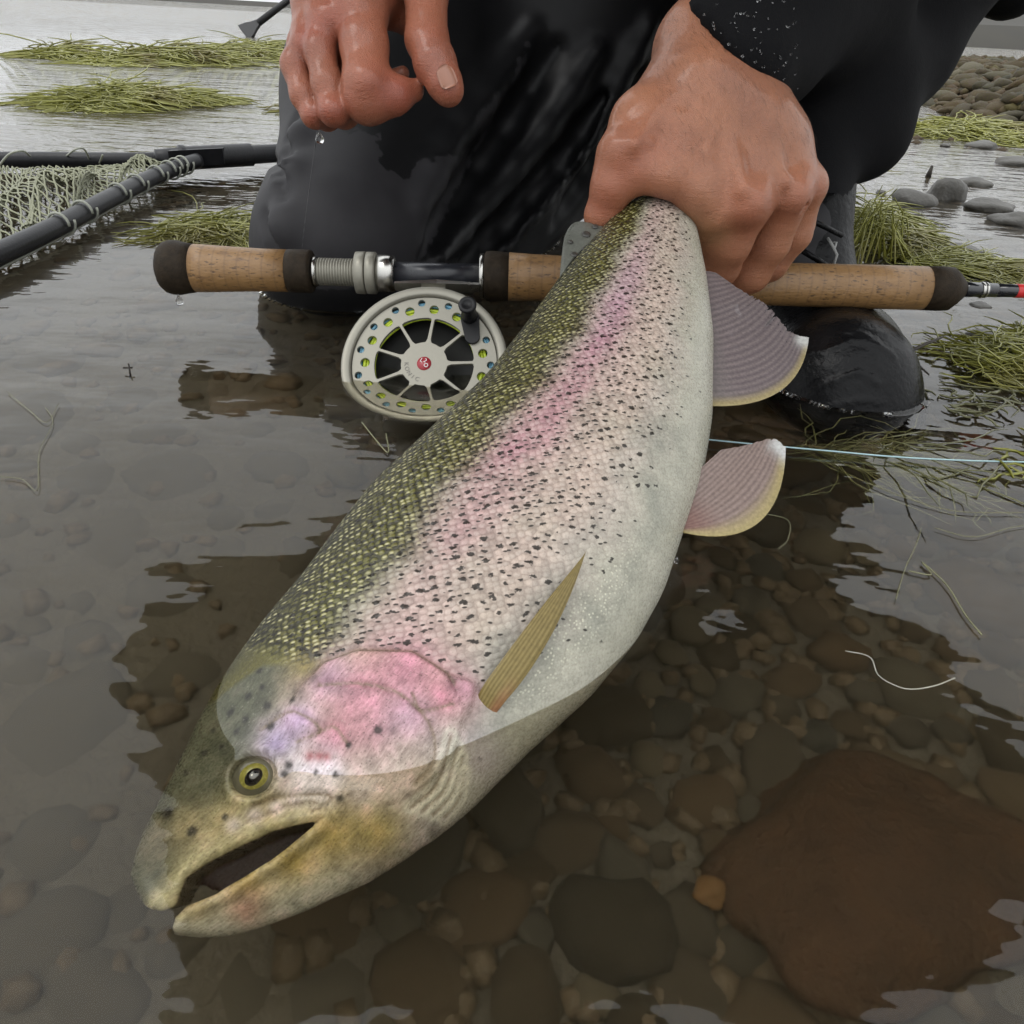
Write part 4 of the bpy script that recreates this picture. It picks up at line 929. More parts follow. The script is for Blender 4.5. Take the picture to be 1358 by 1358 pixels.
sm.build('strap', M_boot, bt)

# ---- jacket
CUTN = np.cross(ray(905, 27), ray(1049, 177)); CUTN /= np.linalg.norm(CUTN); CUTN *= np.sign(CUTN@ray(1100, 0)); CUTN = CUTN.astype(np.float32)
def jacket(P):
    d = chain(P, [A3(958, 88, .460), A3(1010, 38, .492), A3(1085, -25, .535), A3(1180, -150, .60), ER, SR], [R3(93, .460), R3(90, .492), R3(98, .535), R3(110, .6), .10, .115], .03)
    d = smax(d, -((P-CP.astype(np.float32))@CUTN)+.004, .006)
    d = smin(d, chain(P, [A3(1100, 30, .57), A3(1130, 110, .60), A3(1160, 172, .61)], [R3(95, .57), R3(68, .6), R3(42, .61)], .02), .03)   # sagging sleeve and hem
    d = smin(d, chain(P, [A3(1240, -60, .62), A3(1180, 60, .63), A3(1112, 170, .62), A3(1080, 225, .60), A3(1084, 268, .588)], [R3(105, .62), R3(78, .63), R3(62, .62), R3(48, .60), R3(40, .588)], .02), .03)
    d = smin(d, cap(P, A3(1345, -30, .66), A3(1290, -60, .66), R3(48, .66), R3(60, .66)), .02)
    d = smin(d, cap(P, A3(425, -80, .505), A3(404, -4, .495), R3(40, .505), R3(22, .495)), .01)
    # torso
    t = chain(P, [HIP+np.array([0, .02, .08]), (HIP+CH)/2, CH+np.array([0, 0, .02])], [.17, .175, .19], .05)
    t = smin(t, chain(P, [SL, CH, SR], [.12, .17, .125], .03), .04)
    t = smin(t, chain(P, [CH, np.array([.28, .64, .52]), np.array([.38, .54, .57])], [.15, .13, .13], .03), .04)
    t = smin(t, chain(P, [SL, EL, A3(452, -150, .475), A3(456, -70, .465)], [.10, .085, .05, R3(74, .465)], .02), .03)
    t = smin(t, cap(P, CH+np.array([0, -.03, .12]), NK+np.array([0, -.01, .02]), .09, .085), .03)
    d = smin(d, t, .03)
    w_ = np.sin(P[:, 0]*52+P[:, 2]*33+2*np.sin(P[:, 1]*21))*np.sin(P[:, 2]*41-P[:, 0]*27+P[:, 1]*30)
    return d+.0022*w_
def jacket2(P):
    d = jacket(P)
    # hollow cuffs round the wrists
    c1 = chain(P, [A3(930, 95, .467), A3(962, 50, .486), A3(1000, 10, .50)], [R3(63, .467), R3(58, .486), R3(40, .50)], .005)
    c2 = cap(P, A3(455, -5, .45), A3(455, -90, .472), R3(66, .45), R3(60, .472))
    d = smax(d, -c1, .003); return smax(d, -c2, .003)
JV, JQ = sdfmesh(jacket2, [-.5, .2, .1], [.68, 1.28, 1.0], .0058)
def jmat(g):
    c = g.coord(); n = g.noise(c, 40, 4, .6); f = g.noise(c, 900, 3, .6)
    return {'Base Color': g.mix(n, (.004, .004, .0045), (.008, .008, .009)), 'Roughness': g.m('MULTIPLY_ADD', n, .2, .7), 'Normal': g.bump(g.m('ADD', f, g.m('MULTIPLY', n, 2.0)), .4, .0008), 'Specular IOR Level': .1}
M_jack = principled('jacket_fabric', jmat)
jack = mesh('jacket', JV, JQ, M_jack, person)
# beads of water on the cuff
M_drop = principled('water_drop', lambda g: {'Base Color': (1., 1., 1.), 'Roughness': 0.0, 'IOR': 1.333, 'Transmission Weight': 1.0})
bd = MB(); rq = random.Random(5)
for _ in range(90):
    px, py = rq.uniform(930, 1060), rq.uniform(0, 120)
    if px < 905+py*1.05: continue
    p = march(jacket, px, py)
    if (p-CP)@f0 > .6: continue
    V, Fc = rockV(rq.randint(1, 9), 1, .1, 1.0); bd.add(V*rq.uniform(.0004, .0009)+p, Fc)
if bd.V: bd.build('water_bead', M_drop, jack); bpy.data.objects['water_bead']['kind'] = 'stuff'
# cap and hood over the head
def hood(P):
    a = ell(P, HD+np.array([0, .02, .02]), np.eye(3), (.112, .135, .145)); b = cap(P, HD+np.array([0, .04, -.05]), NK+np.array([0, .03, -.02]), .105, .115)
    d = smin(a, b, .05); op = ell(P, HD+np.array([0, -.10, -.035]), np.eye(3), (.082, .12, .105)); return smax(smax(d, -(d+.012), .004), -op, .01)
HV, HQ = sdfmesh(hood, [-.18, .16, .6], [.22, .66, 1.12], .008)
mesh('hood', HV, HQ, M_jack, jack)

# ---- the thin rim of water that climbs where things pierce the surface
def waterline(name, V, Q, parent, w_=.0034, h=.0015):
    V = np.asarray(V); Q = np.asarray(Q); n_ = np.zeros_like(V)
    fn_ = np.cross(V[Q[:, 2]]-V[Q[:, 0]], V[Q[:, 3]]-V[Q[:, 1]])
    for k in range(4): np.add.at(n_, Q[:, k], fn_)
    n_[:, 2] = 0; n_ /= np.linalg.norm(n_, axis=1)[:, None]+1e-12
    ins = V[:, 2] < 0; c_ = ins[Q].sum(1); keys = {}; P_l = []; N_l = []; seg = []
    for q in Q[(c_ > 0) & (c_ < 4)]:
        e = []
        for a, b in zip(q, np.roll(q, -1)):
            if ins[a] != ins[b]:
                k = (min(a, b), max(a, b))
                if k not in keys:
                    t = V[a, 2]/(V[a, 2]-V[b, 2]); keys[k] = len(P_l); P_l.append(V[a]*(1-t)+V[b]*t); N_l.append(n_[a]*(1-t)+n_[b]*t)
                e.append(keys[k])
        if len(e) == 2: seg.append(e)
    if not seg: return
    P_a = np.array(P_l); N_a = np.array(N_l); N_a /= np.linalg.norm(N_a, axis=1)[:, None]+1e-12; m_ = len(P_a); rows = []
    for o, z in ((-.0006, h*1.15), (.0, h), (w_*.3, h*.42), (w_*.65, h*.12), (w_, .00006)): rows.append(P_a+N_a*o+np.array([0, 0, z]))
    Fc = []
    for a, b in seg:
        for r in range(4): Fc.append([r*m_+a, r*m_+b, (r+1)*m_+b, (r+1)*m_+a])
    mesh(name, np.vstack(rows), Fc, M_water, parent)
wo_ = bpy.data.objects['water']
for nm, vv, qq in (('waterline', WV, WQ), ('waterline', BV, BQ)): waterline(nm, vv, qq, wo_)
# ================================================================== ROD AND REEL
RA, RB = at(212, 354.5, .53), at(1358, 386, .533); rodax = RB-RA; RL = np.linalg.norm(rodax); rodax /= RL
def rx(px): return (px-212)/(1358-212)*RL
def rr(p): return p*.531/F
rod = empty('fishing_rod', RA, 'two handed fly rod with cork grips and a skeleton reel, lying behind the trout', 'fishing rod')
def corkmat(g):
    c = g.coord(); n = g.noise(c, 160, 5, .65); n2 = g.noise(g.mapping(c, (240, 700, 700)), 1.0, 2, .5); rg = g.n('ShaderNodeTexWave', {'Vector': c, 'Scale': 38.0, 'Distortion': .6, 'Detail': 2.0}, out=1, bands_direction='X')
    base = g.mix(n, (.17, .088, .028), (.29, .165, .065)); base = g.mix(g.m('MULTIPLY', g.ss(n2, .60, .68), .8), base, (.05, .026, .012))
    big_ = g.ss(g.noise(g.mapping(c, (55, 160, 160)), 1.0, 4, .6), .56, .7); base = g.mix(g.m('MULTIPLY', big_, .55), base, (.11, .055, .025))
    base = g.mix(g.m('MULTIPLY', g.ss(rg, .9, 1.0), .35), base, (.12, .065, .03))
    return {'Base Color': base, 'Roughness': .5, 'Normal': g.bump(g.m('SUBTRACT', n, n2), .5, .0008), 'Coat Weight': .18, 'Coat Roughness': .3}
M_cork = principled('cork', corkmat)
M_rubc = simple('rubberised_cork', (.024, .017, .0105), .6, spec=.15, var=.85, scale=260, bumps=.5, bdist=.0008)
M_alu = simple('champagne_metal', (.27, .258, .215), .45, metal=.45, var=.10, scale=300)
M_alu2 = simple('bright_metal', (.5, .49, .46), .25, metal=1.0, var=.08)
M_blk = simple('gloss_black', (.012, .013, .016), .16, var=.3, coat=.6)
M_seat = simple('dark_seat', (.02, .021, .026), .3, var=.3, scale=200, coat=.1)
M_matt = simple('matt_black', (.008, .008, .009), .45, var=.3, spec=.3)
def turned(name, prof, material, parent=rod, n=56):
    m = MB(); m.lathe(RA, rodax, [(rx(a), rr(b)) for a, b in prof], n); return m.build(name, material, parent)
turned('butt_cap', [(211, 4), (211.6, 14), (213, 22), (216, 28), (221, 32.5), (228, 34.5), (236, 34.8), (247, 32.6), (259.5, 30.5)], M_rubc)
turned('grip', [(259.5, 30.6), (275, 30.2), (310, 28.6), (350, 27.2), (382, 27)], M_cork)
turned('grip_ring', [(382, 27.2), (390, 27.6), (410, 27.6), (413.5, 26), (414, 20)], M_rubc)
turned('ferrule_ring', [(414, 17), (414.5, 19), (420.5, 19), (421, 17)], M_alu2)
turned('seat_thread', [(421, 15.5)]+[p for k in range(14) for p in ((422+k*3.6, 15.5), (423+k*3.6, 17.8), (424.2+k*3.6, 17.8), (425.2+k*3.6, 15.5))]+[(474, 15.5)], M_alu)
turned('lock_ring', [(471, 22), (472, 26.6), (483, 27.2), (484.6, 26.6), (485, 23)], M_alu)
turned('lock_ring', [(485.4, 23), (486.5, 26.8), (497, 26.8), (498.5, 25), (499, 21)], M_alu)
turned('seat_hood', [(499, 20), (500, 23.6), (515, 24), (521, 23), (523, 20.5), (523, 16)], M_alu2)
turned('reel_seat', [(520, 15.4), (636, 15.4)], M_seat)
turned('ferrule_ring', [(634.5, 18), (635, 28.6), (640, 28.6), (641, 27)], M_alu2)
turned('grip_ring', [(640.8, 28), (643, 31.4), (650, 32.2), (660, 31.8), (673, 31)], M_rubc)
turned('grip', [(673, 31), (700, 29.8), (760, 28), (860, 27.2), (980, 27.2), (1090, 27.8), (1160, 28.2), (1224, 28)], M_cork)
turned('grip_ring', [(1224, 28.2), (1245, 28.6), (1258, 27.8), (1267, 21), (1276, 12.5), (1277, 9)], M_rubc)
turned('winding', [(1276, 10.2), (1290, 9.4), (1320, 9)], M_blk)
turned('trim_band', [(1299, 9.9), (1300, 10.2), (1302, 10.2), (1303, 9.9)], M_alu2); turned('trim_band', [(1304.5, 9.9), (1305, 10.2), (1306.5, 10.2), (1307, 9.9)], M_alu2)
turned('blank', [(1318, 8.6), (1360, 8.2), (1800, 7.2), (3000, 5.2), (4200, 3.4)], M_blk)
M_redlab = simple('red_label', (.55, .03, .03), .3, var=.1)
lab = turned('label_band', [(1346, 8.6), (1346.5, 9), (1400, 8.9), (1400.5, 8.4)], M_redlab)
# reel
RC = at(562, 481, .492)
el = rad(46); nv = np.array([-.12, -math.cos(el), math.sin(el)]); nv -= rodax*(nv@rodax)*.55; nv /= np.linalg.norm(nv)
ex = rodax-nv*(rodax@nv); ex /= np.linalg.norm(ex); ey = np.cross(nv, ex)
if ey[2] < 0: ey = -ey
R_ = 111*.492/F
def rp(x_, y_, z_=0.0): return RC+ex*x_*R_+ey*y_*R_+nv*z_*R_
def rlathe(prof, n=72):   # (z along normal, radius)
    m = MB(); V = []
    for zz1, r1 in prof:
        for k in range(n): q = 2*math.pi*k/n; V.append(rp(r1*math.cos(q), r1*math.sin(q), zz1))
    Fc = [[i*n+k, i*n+(k+1) % n, (i+1)*n+(k+1) % n, (i+1)*n+k] for i in range(len(prof)-1) for k in range(n)]
    return m.add(V, Fc)
def flat(name, outer, holes, z0, thick, material, parent):
    """a plate with holes: 2D curve filled and given thickness"""
    cu = bpy.data.curves.new(name, 'CURVE'); cu.dimensions = '2D'; cu.fill_mode = 'BOTH'; cu.extrude = thick/2; cu.bevel_depth = .006; cu.bevel_resolution = 1
    for loop in [outer]+holes:
        s = cu.splines.new('POLY'); s.points.add(len(loop)-1)
        for p, q in zip(s.points, loop): p.co = (q[0], q[1], 0, 1)
        s.use_cyclic_u = True
    o = bpy.data.objects.new('tmp', cu); COL.objects.link(o)
    me = bpy.data.meshes.new_from_object(o.evaluated_get(bpy.context.evaluated_depsgraph_get()))
    V = np.array([v.co[:] for v in me.vertices]); Fc = [list(p.vertices) for p in me.polygons]
    bpy.data.objects.remove(o); bpy.data.curves.remove(cu); bpy.data.meshes.remove(me)
    W_ = RC+np.outer(V[:, 0]*R_, ex)+np.outer(V[:, 1]*R_, ey)+np.outer((V[:, 2]+z0)*R_, nv)
    return mesh(name, W_, Fc, material, parent, smooth=False)
circ = lambda r, n=72, cx=0, cy=0: [(cx+r*math.cos(2*math.pi*k/n), cy+r*math.sin(2*math.pi*k/n)) for k in range(n)]
reel = rlathe([(-.42, .93), (-.42, .99), (-.2, 1.0), (.0, 1.0), (.02, .99), (.025, .965), (.025, .91), (.015, .89), (-.02, .882), (-.30, .875), (-.42, .93)]).build('fly_reel', M_alu, rod)
NH = 15; a0 = rad(83)
sp_out = []
for k in range(NH*16):
    q = a0+2*math.pi*k/(NH*16); ph = (k % 16)/16
    dip = max(0, math.cos((ph-.5)*2*math.pi)-.62)/.38; sp_out.append((.868*math.cos(q), .868*math.sin(q)))
holes = [circ(.062, 20, .715*math.cos(a0+2*math.pi*k/NH), .715*math.sin(a0+2*math.pi*k/NH)) for k in range(NH)]
NS = 9
holes += [circ(.05, 14, .80*math.cos(a0+2*math.pi*(k+.5)/NH), .80*math.sin(a0+2*math.pi*(k+.5)/NH)) for k in range(NH)]
for k in range(NS):
    c0 = rad(82)+2*math.pi*k/NS; c1 = c0+2*math.pi/NS; w_ = .0125
    def edge(r): return math.asin(w_/r)
    loop = []
    ro, ri_ = .605, .275
    for q in np.linspace(c0+edge(ro)+.07, c1-edge(ro)-.07, 12): loop.append((ro*math.cos(q), ro*math.sin(q)))
    for r in (ro*.985, ro*.955, ro*.9): q = c1-edge(r)-(.02 if r > .58 else 0); loop.append((r*math.cos(q), r*math.sin(q)))
    for r in (.5, .44, .40): q = c1-edge(r)-.01*(.5-r)*5; loop.append((r*math.cos(q), r*math.sin(q)))
    cm = (c0+c1)/2; hw = (c1-c0)/2-edge(.33)-.012
    for t in np.linspace(1, -1, 11): q = cm+t*hw; r = ri_+.05*abs(t)**8; loop.append((r*math.cos(q), r*math.sin(q)))
    for r in (.40, .44, .5): q = c0+edge(r)+.01*(.5-r)*5; loop.append((r*math.cos(q), r*math.sin(q)))
    for r in (ro*.9, ro*.955, ro*.985): q = c0+edge(r)+(.02 if r > .58 else 0); loop.append((r*math.cos(q), r*math.sin(q)))
    holes.append(loop[::-1])
flat('spool_face', sp_out, holes, -.045, .03, M_alu, reel)
M_spool = simple('spool_inner', (.03, .03, .028), .5, var=.3)
rlathe([(-.40, .05), (-.40, .60), (-.395, .86), (-.37, .87), (-.37, .6), (-.30, .30), (-.08, .26), (-.08, .02)]).build('spool_core', M_spool, reel)
def coil(name, z_, r0, r1, tr, material):
    m = MB(); n = 0
    r = r0
    while r <= r1:
        p = [rp(r*math.cos(q), r*math.sin(q), z_+.012*math.sin(5*q+r*40)) for q in np.linspace(0, 2*math.pi, 73)]
        m.tube(p, tr*R_, 6, False); r += tr*1.75
    return m.build(name, material, reel)
M_line = simple('yellow_line', (.42, .52, .03), .4, var=.3, scale=400); M_blue = simple('blue_line', (.16, .36, .48), .4, var=.3, scale=400)
coil('fly_line', -.095, .62, .765, .022, M_line); coil('running_line', -.10, .785, .835, .02, M_blue)
m = MB()
for q in np.linspace(0, 2*math.pi, 10)[:-1]:
    q += .3; m.tube([rp(.1*math.cos(q), .1*math.sin(q), -.42), rp(.9*math.cos(q), .9*math.sin(q), -.41)], .022*R_, 6)
m.build('back_frame', M_alu, reel)
# crank handle with its black plate
hx, hy = .53, .60
m = MB(); V = []; prof = [(0, .07), (.02, .10), (.10, .092), (.18, .085), (.24, .09), (.27, .105), (.30, .108), (.315, .098), (.318, .06), (.308, .055), (.305, .0)]
for zz1, r1 in prof:
    for k in range(24): q = 2*math.pi*k/24; V.append(rp(hx+r1*math.cos(q), hy+r1*math.sin(q), zz1))
m.add(V, [[i*24+k, i*24+(k+1) % 24, (i+1)*24+(k+1) % 24, (i+1)*24+k] for i in range(len(prof)-1) for k in range(24)])
crank = m.build('crank_handle', M_matt, reel)
pa = [(hx+.11*math.cos(q), hy+.11*math.sin(q)) for q in np.linspace(.3, .3+math.pi, 12)]+[(hx-.02+.085*math.cos(q)+.06, hy-.26+.085*math.sin(q)) for q in np.linspace(.3+math.pi, .3+2*math.pi, 12)]
flat('crank_plate', pa, [], -.005, .025, M_matt, reel)
M_badge = simple('red_badge', (.30, .025, .035), .3, var=.15); M_white = simple('white_print', (.7, .68, .66), .5, var=.05); M_etch = simple('etched_print', (.16, .15, .13), .5, var=.05)
m = MB(); V = [rp(0, 0, -.012)]+[rp(.085*math.cos(2*math.pi*k/32), .085*math.sin(2*math.pi*k/32), -.016) for k in range(32)]+[rp(.088*math.cos(2*math.pi*k/32), .088*math.sin(2*math.pi*k/32), -.03) for k in range(32)]
m.add(V, [[0, 1+k, 1+(k+1) % 32] for k in range(32)]+[[1+k, 33+k, 33+(k+1) % 32, 1+(k+1) % 32] for k in range(32)]); badge = m.build('badge', M_badge, reel)
def txt(ch, x_, y_, ang, size, z_, material, parent, name='letter'):
    cu = bpy.data.curves.new('t', 'FONT'); cu.body = ch; cu.size = size; cu.align_x = 'CENTER'; cu.align_y = 'CENTER'; cu.extrude = .004
    o = bpy.data.objects.new('t', cu); COL.objects.link(o)
    me = bpy.data.meshes.new_from_object(o.evaluated_get(bpy.context.evaluated_depsgraph_get()))
    V = np.array([v.co[:] for v in me.vertices]); Fc = [list(p.vertices) for p in me.polygons]
    bpy.data.objects.remove(o); bpy.data.curves.remove(cu); bpy.data.meshes.remove(me)
    ca, sa = math.cos(ang), math.sin(ang)
    X_ = x_+V[:, 0]*ca-V[:, 1]*sa; Y_ = y_+V[:, 0]*sa+V[:, 1]*ca
    return RC+np.outer(X_*R_, ex)+np.outer(Y_*R_, ey)+np.outer((V[:, 2]+z_)*R_, nv), Fc
m = MB()
for i, c_ in enumerate('KONIC'):
    q = rad(180+2+i*17); V, Fc = txt(c_, .215*math.cos(q), .215*math.sin(q), q+math.pi/2, .075, -.024, None, None); m.add(V, Fc)
m.build('lettering', M_etch, reel, smooth=False)
m = MB()
for c_, x_, y_, a_ in (('L', -.03, .035, -.5), ('2', .015, .03, -.6), ('O', .025, -.03, -.5)):
    V, Fc = txt(c_, x_, y_, a_, .07, -.009, None, None); m.add(V, Fc)
m.build('emblem', M_white, reel, smooth=False)
# reel foot: a slim bright bar along the seat, with its stem
fa, fb = at(524, 379.5, .512), at(636, 381.5, .512); mid_f = (fa+fb)/2
m = MB(); fx = (fb-fa)/2; up_ = RC-mid_f; up_ /= np.linalg.norm(up_); sd = np.cross(fx/np.linalg.norm(fx), up_)
tf = np.linspace(-1, 1, 13); V = []
for t in tf:
    th_ = .0016*(1-.55*abs(t)); c = mid_f+fx*t
    for a, b in ((-1, -1), (1, -1), (1, 1), (-1, 1)): V.append(c+sd*.006*a*(1-.3*abs(t))+up_*th_*b)
m.add(V, [[i*4+k, i*4+(k+1) % 4, (i+1)*4+(k+1) % 4, (i+1)*4+k] for i in range(12) for k in range(4)]+[[3, 2, 1, 0], [48, 49, 50, 51]])
m.build('reel_foot', M_alu2, reel, smooth=False)
m = MB(); m.box((mid_f+rp(0, .98, -.2))/2, ex*.008, ey*(np.linalg.norm(mid_f-rp(0, .98, -.2))/2+.002), nv*.004); m.build('reel_stem', M_alu, reel)

# ================================================================== LANDING NET
net = empty('landing_net', onz(240, 222, .012), 'black hooped landing net with pale green mesh lying on the water', 'landing net')
M_hoop = simple('hoop_tube', (.012, .012, .014), .35, var=.6, scale=120, bumps=.3, bdist=.0008, spec=.25)
hl = [(-180, 420, .012), (-60, 364, .012), (0, 336, .013), (70, 303, .014), (140, 266, .016), (196, 238, .018), (235, 222, .02), (262, 213, .022)]
hp = spline([onz(*p) for p in hl], 50); MB().tube(hp, .0092, 14).build('hoop', M_hoop, net)
bl_ = [(-330, 214, .010), (-60, 212, .012), (60, 212, .014), (215, 212, .018), (365, 203, .02), (470, 197, .02)]
bp_ = spline([onz(*p) for p in bl_], 40); MB().tube(bp_, .0098, 14).build('back_bar', M_hoop, net)
ya, yb = onz(208, 212, .022), onz(372, 203, .024); yv2 = (yb-ya)/2; L_ = np.linalg.norm(yv2); yx = yv2/L_; ysd = np.cross(yx, [0, 0, 1.])
m = MB(); m.lathe(ya+yx*.0, yx, [(-.002, .006), (0, .0125), (.02, .0135), (.028, .0135), (.03, .0165), (.036, .0165), (.038, .0145), (L_*1.5, .0145), (L_*1.52, .012), (2*L_, .0118)], 20); m.build('yoke', M_hoop, net)
yo = ya+yx*L_*.42; m = MB(); m.box(yo+yx*L_*.28-ysd*.0-np.array([0, .012, 0])+np.array([0, 0, .002]), yx*L_*.42, np.array([0, .007, 0]), np.array([0, 0, .010])); m.build('clamp', M_hoop, net, smooth=False)
M_net = simple('net_cord', (.21, .215, .135), .6, var=.35, scale=90)
M_net2 = simple('lacing_cord', (.30, .31, .26), .6, var=.3, scale=90)
# netting: two families of diagonal cords over a sagging sheet
NS_, NT_ = 74, 15
def sheet(s, t):
    pa_ = np.array([np.interp(s, np.linspace(0, 1, 50), bp_far[:, k]) for k in range(3)]); pb_ = np.array([np.interp(s, np.linspace(0, 1, 50), hp_near[:, k]) for k in range(3)])
    p = pa_*(1-t)+pb_*t
    hump = .030*math.exp(-((s-.52)/.16)**2-((t-.60)/.25)**2)+.022*math.exp(-((s-.80)/.1)**2-((t-.4)/.3)**2)
    p = p+np.array([0, 0, hump-.012*math.sin(math.pi*t)*(1-.5*s)+.005*math.sin(s*31)*math.sin(t*7)])
    p[2] = max(p[2], .004); return p+np.array([.007*math.sin(s*47+t*9), .01*math.sin(s*39+t*5), 0])
bp_far = spline([onz(*p) for p in [(-330, 222, .010), (-60, 222, .012), (60, 222, .012), (160, 221, .014), (250, 214, .02)]], 50)
hp_near = spline([onz(*p) for p in [(-180, 412, .012), (-60, 356, .012), (0, 328, .013), (70, 296, .014), (140, 260, .016), (196, 234, .018), (250, 214, .02)]], 50)
m = MB()
GR = [[sheet(min(1, (i+.5*(j % 2))/NS_), j/NT_) for i in range(NS_+1)] for j in range(NT_+1)]
for j in range(NT_):
    for i in range(NS_+1):
        a = GR[j][i]
        for i2 in ((i, i-1) if j % 2 == 0 else (i, i+1)):
            if 0 <= i2 <= NS_ and np.linalg.norm(GR[j+1][i2]-a) < .12:
                b = GR[j+1][i2]; m.tube([a, (a+b)/2+np.array([random.gauss(0, .0012), random.gauss(0, .0012), random.gauss(0, .001)]), b], .0011, 4, False)
m.build('netting', M_net, net); bpy.data.objects['netting']['kind'] = 'stuff'
# lacing round the hoop and loose loops
for k, q in enumerate((.46, .53, .62, .69, .76, .82, .86, .90)):
    i = int(q*49); c = hp[i]; t = hp[min(i+1, 49)]-hp[i-1]; t /= np.linalg.norm(t); a = np.cross(t, [0, 0, 1.]); b = np.cross(a, t)
    MB().tube([c+t*.012*(w_/6.28-.5)+(.0112)*(math.cos(w_)*a+math.sin(w_)*b) for w_ in np.linspace(0, 6.6, 22)], .0013, 5).build('lacing', M_net2, net)
MB().tube([p+np.array([.004, -.016, -.009]) for p in hp[8:38]], .0013, 5).build('lacing', M_net2, net)
for l in [[(-5, 224, .01), (12, 203, .03), (30, 198, .035), (40, 206, .02)], [(88, 206, .02), (100, 196, .035), (112, 196, .035), (120, 215, .012), (122, 222, .01)], [(131, 218, .01), (136, 204, .03)]]:
    MB().tube(spline([onz(p[0], p[1]+ (p[2]*60), p[2]) for p in l], 16), .0013, 5).build('loop', M_net2, net)

# ================================================================== WEED, LINES, SMALL THINGS
def weedmat(g):
    c = g.coord(); n = g.noise(c, 25, 3); n2 = g.noise(c, 6, 2)
    base = g.mix(n, (.095, .095, .010), (.31, .31, .048)); base = g.mix(g.m('MULTIPLY', g.ss(n2, .5, .75), .7), base, (.12, .085, .025))
    return {'Base Color': base, 'Roughness': .45, 'Coat Weight': .2}
M_weed = principled('water_weed', weedmat)
def weedmat2(g):
    c = g.coord(); n = g.noise(c, 25, 3); return {'Base Color': g.mix(n, (.05, .052, .014), (.13, .125, .045)), 'Roughness': .45, 'Coat Weight': .3}
M_weed2 = principled('drowned_weed', weedmat2)
def weed(name, poly, n, label, rads=.0011, hgt=.02, length=.12, ang=0.0, spread=.5, material=None, seed=1, group='floating water weed', z0=.002, curl=.5, tri=3, gate=True):
    """strands strewn over the patch of water that the outline covers; hgt = pile height in the middle"""
    r = random.Random(seed); P2 = [onz(*p) for p in poly]; X_ = [p[0] for p in P2]; Y_ = [p[1] for p in P2]; pg = [(p[0], p[1]) for p in P2]
    m = MB(); k = 0; cx, cy = sum(X_)/len(X_), sum(Y_)/len(Y_)
    rg = np.random.default_rng(seed); qx, qy = rg.uniform(min(X_), max(X_), n*14), rg.uniform(min(Y_), max(Y_), n*14); qd = poly_sd(qx, qy, pg); okq = qd < 0
    for x_, y_, sd_ in zip(qx[okq].tolist(), qy[okq].tolist(), qd[okq].tolist()):
        if k >= n: break
        if gate and mnoise.noise(Vector((x_*.55/length, y_*.9/length, seed*3.1)))+.12 < r.uniform(-.05, .3): continue
        k += 1; dep = min(1, -sd_/(.25*min(max(X_)-min(X_), max(Y_)-min(Y_))+1e-6)); th_ = ang+r.gauss(0, spread); l = length*r.uniform(.4, 1.2); ns = 7; p = np.array([x_, y_, z0+hgt*.65*dep*r.random()]); path = []
        dz = r.gauss(0, .15)
        for i in range(ns):
            path.append(p.copy()); th_ += r.gauss(0, curl); p = p+np.array([math.cos(th_), math.sin(th_), dz])*l/ns; dz -= .06; p[2] = max(p[2], z0*.5)
        m.tube(path, [rads*q for q in (.5, .9, 1, 1, 1, .8, .3)], tri, False)
    return tag(m.build(name, material or M_weed, origin=(cx, cy, 0)), label, 'water weed', group)
weed('weed_mat', [(40, 72), (60, 62), (80, 62), (105, 78), (60, 79)], 700, 'small bright green weed tuft farthest up the river at the left', .0024, .06, .24, 0, .9, seed=1)
weed('weed_mat', [(110, 80), (180, 72), (260, 70), (330, 60), (372, 62), (378, 90), (300, 88), (200, 86), (120, 84)], 2600, 'long far weed bank behind the angler reaching left to the small tuft', .0024, .065, .26, 0, .9, seed=2)
weed('weed_mat', [(50, 136), (90, 122), (150, 116), (210, 130), (300, 134), (385, 128), (388, 150), (300, 154), (200, 152), (120, 146)], 3200, 'long yellow green weed bank nearest the net, in front of the far bank of weed', .0014, .05, .14, 0, 1.0, seed=3)
weed('weed_mat', [(-60, 124), (-5, 124), (30, 134), (0, 141), (-60, 140)], 400, 'scrap of green weed cut by the left edge beside the longest bank', .0014, .025, .14, 0, 1.0, seed=4)
weed('weed_mat', [(196, 296), (236, 282), (300, 290), (352, 300), (350, 328), (270, 322), (210, 312)], 700, 'loose weed strands on the water between the net and the angler\'s knee', .0007, .014, .085, -.1, .9, seed=5)
weed('weed_mat', [(1105, 300), (1140, 285), (1190, 320), (1220, 344), (1110, 350)], 1000, 'peaked heap of green weed standing beside the angler\'s boot', .0010, .05, .09, .2, 1.0, seed=6)
# the stalks that lean together into the peak
r_ = random.Random(12); m = MB(); tip = onz(1146, 345)+np.array([0, 0, .058])
for _ in range(46):
    b = onz(r_.uniform(1112, 1225), r_.uniform(325, 352)); e = tip+np.array([r_.gauss(0, .008), r_.gauss(0, .01), r_.gauss(-.012, .012)])
    m.tube([b, b*.5+e*.5+np.array([0, 0, r_.uniform(0, .018)]), e], [.0011, .001, .0005], 3, False)
o = bpy.data.objects['weed_mat.005']; m.build('stalk', M_weed, o); bpy.data.objects['stalk']['kind'] = 'stuff'
weed('weed_mat', [(1180, 335), (1358, 335), (1420, 345), (1420, 372), (1300, 366), (1200, 352)], 800, 'flat yellow weed trail lying on the water behind the thin end of the rod', .0008, .008, .09, 0, .45, seed=7)
weed('weed_mat', [(1228, 478), (1265, 462), (1310, 455), (1420, 452), (1420, 520), (1340, 512), (1260, 500)], 650, 'springy olive weed clump at the right edge beside the boot toe', .0007, .028, .055, .1, 1.0, seed=8)
